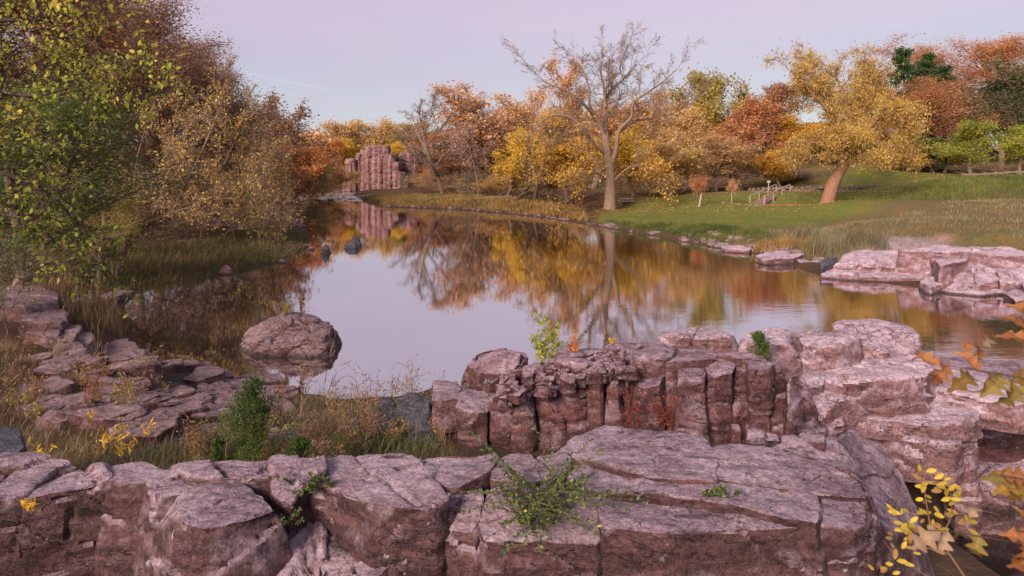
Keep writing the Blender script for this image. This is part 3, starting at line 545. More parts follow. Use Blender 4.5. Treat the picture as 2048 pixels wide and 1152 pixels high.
# --- boulders standing in the water
def boulder(x, y, rx, ry, h, seed, mat, label, name='boulder', cat='boulder', group=None, zb=-.4, flat=.55, res=.09, chip=.06):
    o = outcrop(name, label, cat, (x, y, 0), group); rs = random.Random(seed); n = 8; a0 = rs.random()*6
    pl = [(x+rx*.62*rs.uniform(.8, 1.15)*math.cos(a0+6.283*j/n), y+ry*.62*rs.uniform(.8, 1.15)*math.sin(a0+6.283*j/n), h*flat*rs.uniform(.85, 1.1)) for j in range(n)]
    block(pl, zb, mat, o, 'rock_face', (x, y, 0), seed=seed, res=res, rnd=min(rx, ry)*.28, batter=.5, dome=h*(1-flat)*.8, chip=chip*h, ncell=14, amp=.05*h, bed=.01, keep=False); return o
for i, (px, py, w, hgt, lab) in enumerate(((622, 500, 20, 8, 'low flat brown stone in shallow water beside the grassy bank'), (651, 507, 24, 21, 'upright pointed grey boulder standing alone in the pool'), (704, 497, 40, 13, 'flat grey boulder in the pool, leaning against a darker taller one'),
        (712, 491, 28, 18, 'dark wedge boulder behind a flatter one in the pool'), (612, 494, 34, 7, 'thin dark rock spit running from the grassy bank into water'), (596, 455, 32, 22, 'pink rounded boulder at the tip of the grassy bank'), (452, 548, 42, 17, 'reddish tilted slab at the waterline under the golden shrub'), (565, 526, 26, 9, 'small pink stone on the waterline under the grassy bank'))):
    x, y, _ = G(px, py, 0); m = y/FPX; boulder(x, y, w*m*.55, max(w*m*.4, .3), hgt*m*1.15, 420+i, ROCK_GREY if i in (1, 2, 3) else ROCK_LEFT, lab, res=.07)

# --- left bank rocks
o = outcrop('rock_ledge', 'stepped pink rock ledge running down the left bank through tall dry grass', 'rock ledge', (-14, 20, 0)); L = (-14, 20, 0)
LEFT = [
 ([(-60, 585), (0, 576), (70, 572), (108, 584), (114, 604), (70, 612), (-60, 606)], 1.55, .05, dict(rnd=.16)),
 ([(45, 608), (92, 600), (118, 622), (130, 640), (112, 648), (55, 640)], 1.35, 0, dict(rnd=.1)),
 ([(118, 598), (150, 592), (178, 594), (180, 610), (122, 616)], .55, -.2, dict(rnd=.1)),
 ([(160, 586), (182, 584), (190, 596), (172, 600)], .5, -.2, dict(rnd=.05)), ([(200, 590), (222, 582), (264, 578), (266, 584), (226, 596), (205, 600)], .25, -.3, dict(rnd=.05)),
 ([(55, 642), (110, 650), (112, 670), (60, 664)], 1.15, 0, dict(rnd=.06)), ([(110, 652), (150, 660), (146, 680), (112, 674)], 1.05, 0, dict(rnd=.06)),
 ([(140, 668), (182, 668), (184, 690), (150, 694)], .9, 0, dict(rnd=.08)),
 ([(108, 684), (150, 682), (175, 706), (200, 728), (170, 736), (120, 704)], .95, 0, dict(rnd=.09)),
 ([(205, 690), (222, 672), (250, 672), (285, 706), (292, 728), (250, 738), (215, 720)], .55, -.3, dict(rnd=.08)), ([(282, 712), (305, 708), (322, 738), (300, 748), (285, 735)], .3, -.3, dict(rnd=.06)),
 ([(170, 728), (202, 724), (218, 742), (190, 756), (150, 742)], .9, 0, dict(rnd=.09)), ([(190, 752), (228, 735), (288, 738), (294, 758), (250, 778), (206, 770)], .85, 0, dict(rnd=.1)),
 ([(310, 760), (362, 748), (372, 764), (330, 774)], .35, -.2, dict(rnd=.04)), ([(350, 768), (420, 762), (482, 770), (480, 790), (420, 784), (365, 778)], .45, -.2, dict(rnd=.07)),
 ([(320, 752), (400, 748), (478, 754), (476, 762), (380, 760)], .18, -.3, dict(rnd=.05)), ([(255, 782), (300, 768), (322, 778), (290, 796)], .75, 0, dict(rnd=.06)), ([(330, 782), (372, 778), (390, 796), (340, 802)], .6, 0, dict(rnd=.05)),
 ([(380, 790), (460, 788), (470, 806), (400, 812)], .6, 0, dict(rnd=.05)), ([(300, 806), (350, 800), (365, 818), (310, 826)], .95, .1, dict(rnd=.05)), ([(215, 806), (262, 800), (278, 826), (232, 836)], 1.15, .3, dict(rnd=.08)), ([(140, 790), (180, 788), (225, 802), (200, 818), (150, 808)], 1.25, .3, dict(rnd=.08)),
 ([(315, 838), (352, 834), (360, 850), (322, 858)], 1.3, .4, dict(rnd=.05)), ([(310, 862), (358, 858), (362, 872), (320, 880)], 1.5, .6, dict(rnd=.05)), ([(318, 884), (352, 878), (356, 892), (322, 896)], 1.7, .8, dict(rnd=.05)),
 ([(40, 768), (82, 762), (90, 788), (50, 796)], 1.45, .3, dict(rnd=.1)), ([(378, 814), (450, 810), (462, 828), (385, 834)], .9, 0, dict(rnd=.05)),
 ([(480, 800), (560, 792), (580, 812), (500, 820)], .75, 0, dict(rnd=.06)), ([(370, 842), (450, 836), (460, 852), (380, 858)], 1.2, .2, dict(rnd=.05)),
]
for i, (pts, z, zb, kw) in enumerate(LEFT): block(top(pts, z), zb, ROCK_LEFT, o, loc=L, seed=500+i, res=.075, amp=.05, chip=.05, ncell=16, batter=.25, grow_=.16, cut=.14, ncut=20, **kw)
for i in range(135):
    px = rnm.uniform(60, 570); py = rnm.uniform(745, 890); f = (py-765)/115; z = .35+1.2*max(f, 0); x, y, _ = G(px, py, z); s = rnm.uniform(.12, .42)
    pl = [(x+1.5*s*rnm.uniform(.7, 1.2)*math.cos(6.283*j/6), y+s*rnm.uniform(.7, 1.2)*math.sin(6.283*j/6), hz(x, y)+rnm.uniform(.10, .24)) for j in range(6)]
    block(pl, hz(x, y)-.25, ROCK_LEFT, o, 'flat_stone', loc=L, seed=560+i, res=.08, rnd=.03, chip=.03, ncell=6, amp=.02)
o = outcrop('rock_mound', 'weathered grey rock at the left end of the front ledge beside dry grass', 'rock', (-4.6, 6.4, 2)); L = (-4.6, 6.4, 2)
for i, (pts, z, zb, kw) in enumerate((([(-60, 862), (30, 850), (58, 880), (52, 906), (-60, 906)], 2.7, 1.5, dict(rnd=.1)), ([(-60, 915), (60, 908), (135, 922), (150, 932), (60, 936), (-60, 940)], 2.78, 1.5, dict(rnd=.05)))):
    block(top(pts, z), zb, ROCK_GREY if i == 0 else ROCK, o, loc=L, seed=620+i, res=.035, amp=.04, chip=.05, ncell=16, **kw)
for i, (px, py, z, w, h, lab) in enumerate(((828, 802, 2.15, 34, .42, 'smooth blue grey boulder wedged against the dark jointed rock face'), (795, 845, 1.85, 38, .45, 'round dark grey boulder half buried in bushes below the rock face'), (712, 842, 1.75, 14, .22, 'small lilac stone showing through the bushes in the gully'), (770, 800, 1.9, 22, .25, 'mauve boulder by bushes at the top of the gully'))):
    D = 9.2; x, y, zz = PD(px, py, D); m = D/FPX; pl = []
    o = outcrop('boulder', lab, 'boulder', (x, y, hz(x, y)))
    rs_ = random.Random(i+3); n = 8
    pl = [(x+w*m*1.15*rs_.uniform(.85, 1.1)*math.cos(6.283*j/n), y+w*m*1.0*rs_.uniform(.85, 1.1)*math.sin(6.283*j/n), zz+.02) for j in range(n)]
    block(pl, min(hz(x, y), zz-.2)-.25, ROCK_GREY, o, 'rock_face', (x, y, hz(x, y)), seed=640+i, res=.035, rnd=.08 if i < 2 else .05, batter=.25, dome=h*.3, cut=.16, chip=.02, ncell=8, amp=.02)

# --- right bank outcrop
o = outcrop('rock_outcrop', 'long pale pink sunlit rock outcrop on the right bank mirrored in the river', 'rock outcrop', (24, 34, 0)); L = (24, 34, 0)
RIGHT = [
 ([(1644, 546), (1665, 534), (1760, 532), (1850, 540), (1846, 556), (1740, 552)], .28, -.4, dict(rnd=.12)),
 ([(1846, 556), (1852, 540), (1900, 544), (1890, 560)], .35, -.4, dict(rnd=.1)),
 ([(1668, 534), (1690, 506), (1745, 500), (1752, 528), (1720, 536)], [.5, 1.05, 1.15, .75, .45], -.3, dict(rnd=.15)),
 ([(1752, 530), (1748, 500), (1800, 500), (1806, 526), (1790, 536)], [.7, 1.15, 1.2, .8, .5], -.3, dict(rnd=.14)),
 ([(1808, 528), (1804, 502), (1850, 502), (1862, 532), (1840, 538)], [.75, 1.2, 1.2, .8, .5], -.3, dict(rnd=.14)),
 ([(1800, 500), (1830, 492), (1900, 490), (1960, 494), (1950, 502), (1870, 504)], 1.5, -.3, dict(rnd=.12)),
 ([(1860, 505), (1920, 502), (1950, 508), (1930, 522), (1880, 530)], 1.2, -.3, dict(rnd=.12)),
 ([(1840, 562), (1850, 550), (1886, 552), (1884, 566), (1860, 572)], .4, -.4, dict(rnd=.1)),
 ([(1884, 568), (1900, 545), (1935, 520), (1948, 530), (1946, 572), (1910, 576)], [.2, .6, 1.15, 1.1, .35, .2], -.4, dict(rnd=.18)),
 ([(1948, 530), (1958, 516), (1984, 514), (1996, 528), (1996, 560), (1952, 566)], [1.1, 1.25, 1.25, 1.1, .6, .5], -.4, dict(rnd=.2)),
 ([(1996, 526), (2010, 508), (2060, 506), (2090, 530), (2050, 560), (2000, 562)], [1.15, 1.4, 1.4, 1.2, .6, .6], -.4, dict(rnd=.25)),
 ([(1930, 502), (1970, 496), (2048, 500), (2090, 508), (2010, 510)], 1.6, -.3, dict(rnd=.1)),
 ([(2040, 555), (2100, 545), (2120, 570), (2050, 574)], .5, -.4, dict(rnd=.15)),
 ([(1870, 576), (1950, 572), (2010, 574), (2018, 582), (1960, 588), (1900, 582)], .12, -.3, dict(rnd=.05)), ([(2012, 586), (2048, 572), (2110, 575), (2100, 600), (2030, 598)], .22, -.3, dict(rnd=.08)),
]
for i, (pts, z, zb, kw) in enumerate(RIGHT): block(top(pts, z), zb, ROCK_PALE, o, loc=L, seed=700+i, res=.11, amp=.07, chip=.05, ncell=12, batter=.3, bed=.03, cut=.05, grow_=.12, step=.03, **dict(kw, rnd=kw['rnd']*2.0))
for i, (pts, z, lab) in enumerate((([(1508, 512), (1540, 502), (1600, 500), (1608, 508), (1588, 516), (1530, 518)], .38, 'pale flat rock shelf at the waterline by yellow tufted grass'), ([(1590, 518), (1640, 514), (1642, 522), (1600, 524)], .16, 'low dark rock sliver at the waterline beside the pale shelf'), ([(1640, 528), (1650, 516), (1676, 514), (1674, 526)], .6, 'dark grey block at the left end of the sunlit outcrop'), ([(1440, 492), (1470, 486), (1510, 492), (1500, 500), (1450, 498)], .25, 'small pink rock shelf on the waterline under the cut bank'))):
    x, y, _ = G(*pts[0], 0); o = outcrop('rock_shelf', lab, 'rock', (x, y, 0)); block(top(pts, z), -.4, ROCK_PALE if i != 2 else ROCK_GREY, o, loc=(x, y, 0), seed=730+i, res=.1, amp=.05, chip=.06, ncell=10, rnd=.08)

# --- the far cliff: upright columns
o = outcrop('rock_cliff', 'tall pink cliff of upright columns at the head of the river', 'cliff', (-38, 188, 0)); L = (-38, 188, 0)
CL = [(692, 711, 319, 186), (713, 724, 306, 187), (722, 736, 300, 188), (734, 746, 293, 189), (744, 757, 290, 188), (756, 766, 292, 188), (765, 775, 291, 187), (776, 787, 308, 187.5), (786, 796, 325, 187), (794, 806, 345, 186.5), (668, 681, 368, 186), (681, 698, 366, 185), (804, 815, 352, 189)]
for i, (x0, x1, yt, D) in enumerate(CL):
    X0, _, zt = PD(x0-1.5, yt-2, D); X1 = PD(x1+1.5, yt, D)[0]; xm = (X0+X1)/2
    D = 187+.5*rnm.random()-(1.5 if i in (0, 10, 11) else 0)
    block([(X0, D, zt-.3), (xm, D-.5-.3*(i % 2), zt), (X1, D+.1, zt-.4), (X1+.1, D+4, zt-.2), (X0-.1, D+4, zt)], -1, ROCK_FAR, o, 'rock_column', L, seed=800+i, res=.26, rnd=.08, chip=.22, ncell=9, amp=.12, batter=.02, wob=.14, bed=.02, keep=False, ncut=22, cut=.20, step=.05)
o = outcrop('rock_cliff', 'smaller pale pink rock face among golden trees beside the tall cliff', 'cliff', (-34, 198, 6)); L = (-34, 198, 6)
for i, (x0, x1, yt, D) in enumerate(((797, 814, 304, 196), (812, 826, 303, 195.5), (825, 835, 305, 196))):
    X0, _, zt = PD(x0, yt, D); X1 = PD(x1, yt, D)[0]
    block([(X0, D, zt-.2), ((X0+X1)/2, D-.8, zt), (X1, D, zt-.3), (X1, D+4, zt), (X0, D+4, zt)], 1, ROCK_FAR, o, 'rock_column', L, seed=830+i, res=.3, rnd=.1, chip=.2, ncell=10, amp=.16, batter=.02, bed=.03, keep=False, step=.1)

# --- loose stones: shoreline and riffle, each its own thing, sharing a few meshes
SM = []
for s in range(6):
    rs_ = random.Random(900+s); n = 7
    pl = [(.5*rs_.uniform(.75, 1.1)*math.cos(6.283*j/n), .36*rs_.uniform(.75, 1.1)*math.sin(6.283*j/n), .2*rs_.uniform(.8, 1.1)) for j in range(n)]
    V, Q, T = block_mesh(pl, -.2, seed=900+s, res=.14, rnd=.08, chip=.06, ncell=6, amp=.04, batter=.2, keep=False)
    me = mesh_np('stone', V, [Q, T], True); me.materials.append(ROCK_SHORE); SM.append(me)
def stone(x, y, s, label, group, z=None):
    me = rnm.choice(SM); st = obj('stone', me, None); st.location = (x, y, hz(x, y)+.02 if z is None else z); st.scale = (s*rnm.uniform(.8, 1.3), s*rnm.uniform(.8, 1.2), s*rnm.uniform(.6, 1.0)); st.rotation_euler = (0, 0, rnm.random()*6)
    tag(st, label, 'stone', group)
SH = np.array([gp(760, 414), gp(830, 416), gp(900, 419), gp(1000, 427), gp(1100, 437), gp(1180, 452), gp(1280, 468), gp(1400, 490), gp(1460, 499)])
for i in range(130):
    t = rnm.random()*(len(SH)-1); a = int(t); p = SH[a]*(1-t+a)+SH[a+1]*(t-a); dx, dy = rnm.gauss(0, .35), abs(rnm.gauss(.2, .9))
    near = p[1] < 72
    stone(p[0]+dx+(.3 if near else 0), p[1]+dy*1.3, rnm.choice([.2, .3, .35, .5, .5, .7, 1.0]), 'pinkish stone among the rubble on the far shoreline below the cottonwood and lawn' if near else 'pinkish stone on the far shoreline below the golden grass', 'stones below the lawn bank' if near else 'stones below the golden grass')
for i in range(110):
    x = rnm.uniform(-54, -32); y = 126+rnm.random()**1.5*30
    if in_poly(np.array([[x, y]]), RIVER)[0]: stone(x, y, rnm.uniform(.4, 1.3), 'flat stone breaking the shallow riffle in front of the tall cliff', 'stones in the riffle', rnm.uniform(.03, .10))
for i in range(34):                       # flat pink stones where the lawn bank meets the pale outcrop
    px = rnm.uniform(1420, 1690); f = (px-1420)/270; py = 494+f*42+rnm.uniform(-12, 2); x, y, _ = G(px, py, 0)
    stone(x, y+rnm.uniform(0, .8), rnm.uniform(.4, 1.3), 'flat pink stone on the shore between the cut bank and the pale outcrop', 'stones beside the pale outcrop')
# ------------------------------------------------------------------ trees
def grow(S, T, p, d, L, r, lv, P, rg):
    n = P['seg'][lv]; wob = P['wob'][lv]; up = P['up'][lv]; last = lv == len(P['seg'])-1; r0 = r; end = P['end'][lv]
    for i in range(n):
        d = Vector((d.x+rg.gauss(0, wob), d.y+rg.gauss(0, wob), d.z+rg.gauss(0, wob)+up)).normalized()
        q = p+d*(L/n); r2 = r0*(1-(1-end)*(i+1)/n); S.append((p, q, r, r2)); r = r2; p = q
        if lv >= P['leaf']: T.append(q)
        if not last and (i+1)/n > P['start'][lv]:
            kn = P['kids'][lv]; kn = int(kn)+(rg.random() < kn-int(kn))
            for _ in range(kn):
                a = P['ang'][lv]*rg.uniform(.65, 1.3); v = Vector((rg.gauss(0, 1), rg.gauss(0, 1), rg.gauss(0, 1))); v = (v-d*v.dot(d)).normalized()
                cd = d*math.cos(a)+v*math.sin(a)
                grow(S, T, p, cd, L*P['ratio'][lv]*rg.uniform(.6, 1.15)*(1-.45*i/n), max(r*P['rr'][lv], P['rmin']), lv+1, P, rg)
def tubes(S, thick=.05):
    p0 = np.array([s[0] for s in S]); p1 = np.array([s[1] for s in S]); r0 = np.array([s[2] for s in S]); r1 = np.array([s[3] for s in S])
    Vs, Fs, n = [], [], 0
    for k, m in ((9, r0 > thick*4), (6, (r0 > thick) & (r0 <= thick*4)), (3, (r0 <= thick) & (r0 > thick*.55)), (2, r0 <= thick*.55)):
        if not m.any(): continue
        if k == 2:                        # the finest twigs: slim flat slivers
            a, b, w_ = p0[m], p1[m], r0[m][:, None]*1.5; d = b-a; rv = np.stack([np.sin(np.arange(len(a))*2.4), np.cos(np.arange(len(a))*2.4), .3*np.cos(np.arange(len(a))*1.7)], 1); u = np.cross(d, rv); u /= np.linalg.norm(u, axis=1)[:, None]+1e-9
            Vs.append(np.stack([a-u*w_, a+u*w_, b+u*w_*.7, b-u*w_*.7], 1).reshape(-1, 3)); Fs.append(n+np.arange(len(a)*4).reshape(-1, 4)); n += len(a)*4; continue
        a, b, ra, rb = p0[m], p1[m], r0[m], r1[m]; d = b-a; d /= np.linalg.norm(d, axis=1)[:, None]+1e-9
        ref = np.where(np.abs(d[:, 2:3]) > .9, [[1., 0, 0]], [[0, 0, 1.]]); u = np.cross(d, ref); u /= np.linalg.norm(u, axis=1)[:, None]; v = np.cross(d, u)
        an = np.arange(k)*2*np.pi/k; ring = u[:, None, :]*np.cos(an)[None, :, None]+v[:, None, :]*np.sin(an)[None, :, None]
        A = a[:, None, :]-d[:, None, :]*(ra*.3)[:, None, None]+ring*ra[:, None, None]; B = b[:, None, :]+ring*rb[:, None, None]
        V = np.concatenate([A, B], 1).reshape(-1, 3); base = n+np.arange(len(a))[:, None]*2*k; j = np.arange(k)[None, :]; j2 = (j+1) % k
        F = np.stack([base+j, base+j2, base+k+j2, base+k+j], -1).reshape(-1, 4); Vs.append(V); Fs.append(F); n += len(V)
    return np.concatenate(Vs), np.concatenate(Fs)
def leaves(pts, n, size, sig, rs, aspect=.55, fold=.25, droop=0., weight=None, clump=.5, zgrad=0.):
    pts = np.array(pts); idx = rs.randint(0, len(pts), n); c = pts[idx]+rs.randn(n, 3)*sig
    u = rs.randn(n, 3); u[:, 2] -= droop; u /= np.linalg.norm(u, axis=1)[:, None]; w = rs.randn(n, 3); w[:, 2] += .6; v = np.cross(u, w); v /= np.linalg.norm(v, axis=1)[:, None]+1e-9; nn = np.cross(u, v)
    s = size*(.45+1.3*rs.rand(n)**1.6)[:, None]
    V = np.stack([c-u*s*.5, c+v*s*aspect*.5+nn*s*fold*.3, c+u*s*.5, c-v*s*aspect*.5+nn*s*fold*.3], 1).reshape(-1, 3)
    F = np.arange(n*4).reshape(-1, 4)
    cn = vnoise(c/max(size*9, .5), 77)*.5+.5; var = np.clip(clump*cn+(1-clump)*rs.rand(n)+.1*rs.randn(n)+zgrad*(c[:, 2]-np.median(c[:, 2])), 0, 1)
    return V, F, np.repeat(var, 4)
DEC = dict(seg=[7, 6, 5, 3], wob=[.10, .16, .2, .25], up=[.10, .10, .06, .02], start=[.28, .15, .15], kids=[1.9, 1.7, 1.8], ang=[.8, .75, .8], ratio=[.62, .52, .5], rr=[.55, .5, .5], rmin=.022, end=[.35, .3, .35, .5], leaf=2)
def make_tree(seed, P, H=14., nl=7000, size=.34, sig=.38, trunk_r=.26, top_extra=True, **lk):
    rg = random.Random(seed); S, T = [], []; P = dict(DEC, **P)
    grow(S, T, Vector((0, 0, -.6)), Vector((rg.uniform(-.1, .1), rg.uniform(-.1, .1), 1)), H*.72, trunk_r, 0, P, rg)
    rs = np.random.RandomState(seed); TV, TF = tubes(S)
    out = [mesh_np('trunk', TV, [TF], True), None]
    A = np.array(T); ext = A
    if nl:
        V, F, var = leaves(T, nl, size, sig, rs, **lk); out[1] = mesh_np('crown', V, [F], False, var)
    w = np.percentile(A[:, 0], 97)-np.percentile(A[:, 0], 3); w2 = np.percentile(A[:, 1], 97)-np.percentile(A[:, 1], 3)
    return dict(m=out, H=np.percentile(A[:, 2], 99.5)+.2, W=(w+w2)/2+.6)
def make_pine(seed, H=14., nl=6500, whorl=13):
    rg = random.Random(seed); S = [(Vector((0, 0, -.5)), Vector((0, 0, H*.5)), .28, .16), (Vector((0, 0, H*.5)), Vector((0, 0, H)), .16, .02)]; T = []
    for i in range(whorl):
        z = H*(.14+.86*(i/whorl)); Lb = (1-.93*(i/whorl)**1.3)*H*.25
        for k in range(6):
            a = rg.random()*6.28; L_ = Lb*rg.uniform(.35, 1.3); p = Vector((0, 0, z)); d = Vector((math.cos(a), math.sin(a), .12))
            for s in range(4):
                q = p+d*(L_/4); S.append((p, q, .05-.01*s, .04-.01*s)); p = q; d = (d+Vector((rg.gauss(0, .12), rg.gauss(0, .12), .06))).normalized()
                if s: T += [q]*(1+s)
    rs = np.random.RandomState(seed); TV, TF = tubes(S); V, F, var = leaves(T, nl, .40, .20, rs, aspect=.3, droop=-.4)
    return dict(m=[mesh_np('trunk', TV, [TF], True), mesh_np('crown', V, [F], False, var)], H=H, W=H*.46)
SHR = dict(seg=[2, 5, 5, 3], start=[.0, .1, .1], kids=[6, 1.8, 1.8], ang=[.75, .6, .7], ratio=[2.0, .55, .5], up=[.1, .10, .04, 0], rr=[.6, .5, .5], wob=[.1, .16, .2, .25])
LIB = dict(
    full=[make_tree(s, dict(), nl=13500, size=.27, sig=.42) for s in (1, 2, 3, 4)],
    near=[make_tree(s, dict(kids=[2.0, 1.9, 2.2], rmin=.012), nl=36000, size=.10, sig=.34) for s in (5, 6, 7)],
    airy=[make_tree(s, dict(kids=[2.0, 1.9, 2.2]), nl=7500, size=.25, sig=.34) for s in (11, 12, 13)],
    bare=[make_tree(s, dict(seg=[7, 7, 6, 4], kids=[2.0, 1.8, 2.4], ang=[.65, .55, .6], up=[.1, .16, .1, .05], ratio=[.66, .5, .5], rmin=.018), nl=700, size=.16, sig=.25) for s in (21, 22)],
    shrub=[make_tree(s, SHR, H=5., nl=5200, size=.17, sig=.22, trunk_r=.08) for s in (31, 32, 33)],
    thin=[make_tree(s, dict(SHR, kids=[6, 2.0, 2.4], rmin=.012), H=5., nl=1500, size=.13, sig=.18, trunk_r=.07) for s in (41, 42)],
    slim=[make_tree(51, dict(start=[.5, .15, .15], kids=[2.2, 1.7, 2.0], ang=[.55, .6, .7], up=[.12, .14, .06, 0], ratio=[.5, .5, .5]), nl=2400, size=.22, sig=.3, trunk_r=.2)],
    sap=[make_tree(s, SHR, H=5., nl=2600, size=.42, sig=.3, trunk_r=.08) for s in (35, 36)],
    pine=[make_pine(61), make_pine(62)])
TREECNT = {}
def place(kind, pal, px, D, ytop, wpx, label, name='tree', cat='tree', bark=None, group=None, rot=None, zb=None, lean=0):
    lib = LIB[kind]; i = TREECNT.get(kind, 0); TREECNT[kind] = i+1; t = lib[i % len(lib)]
    x = (px-CX)/FPX*D; z0 = hz(x, D) if zb is None else zb; zt = CAMH-(ytop-HY)/FPX*D; Hh = max(zt-z0, .6); W = wpx*D/FPX
    o = thing(name, label, cat, (x, D, z0), group); sxy = 1.15*W/t['W']; sz = 1.05*Hh/t['H']; o.scale = (sxy, sxy, sz); o.rotation_euler = (0, lean, (px*1.37+D) % 6.28 if rot is None else rot)
    for nm, me, mt in (('trunk', t['m'][0], bark or BARK), ('crown', t['m'][1], LEAF[pal])):
        if me is None: continue
        if len(me.materials) == 0: me.materials.append(mt)
        c = obj(nm, me, None, o); c.material_slots[0].link = 'OBJECT'; c.material_slots[0].material = mt
    return o
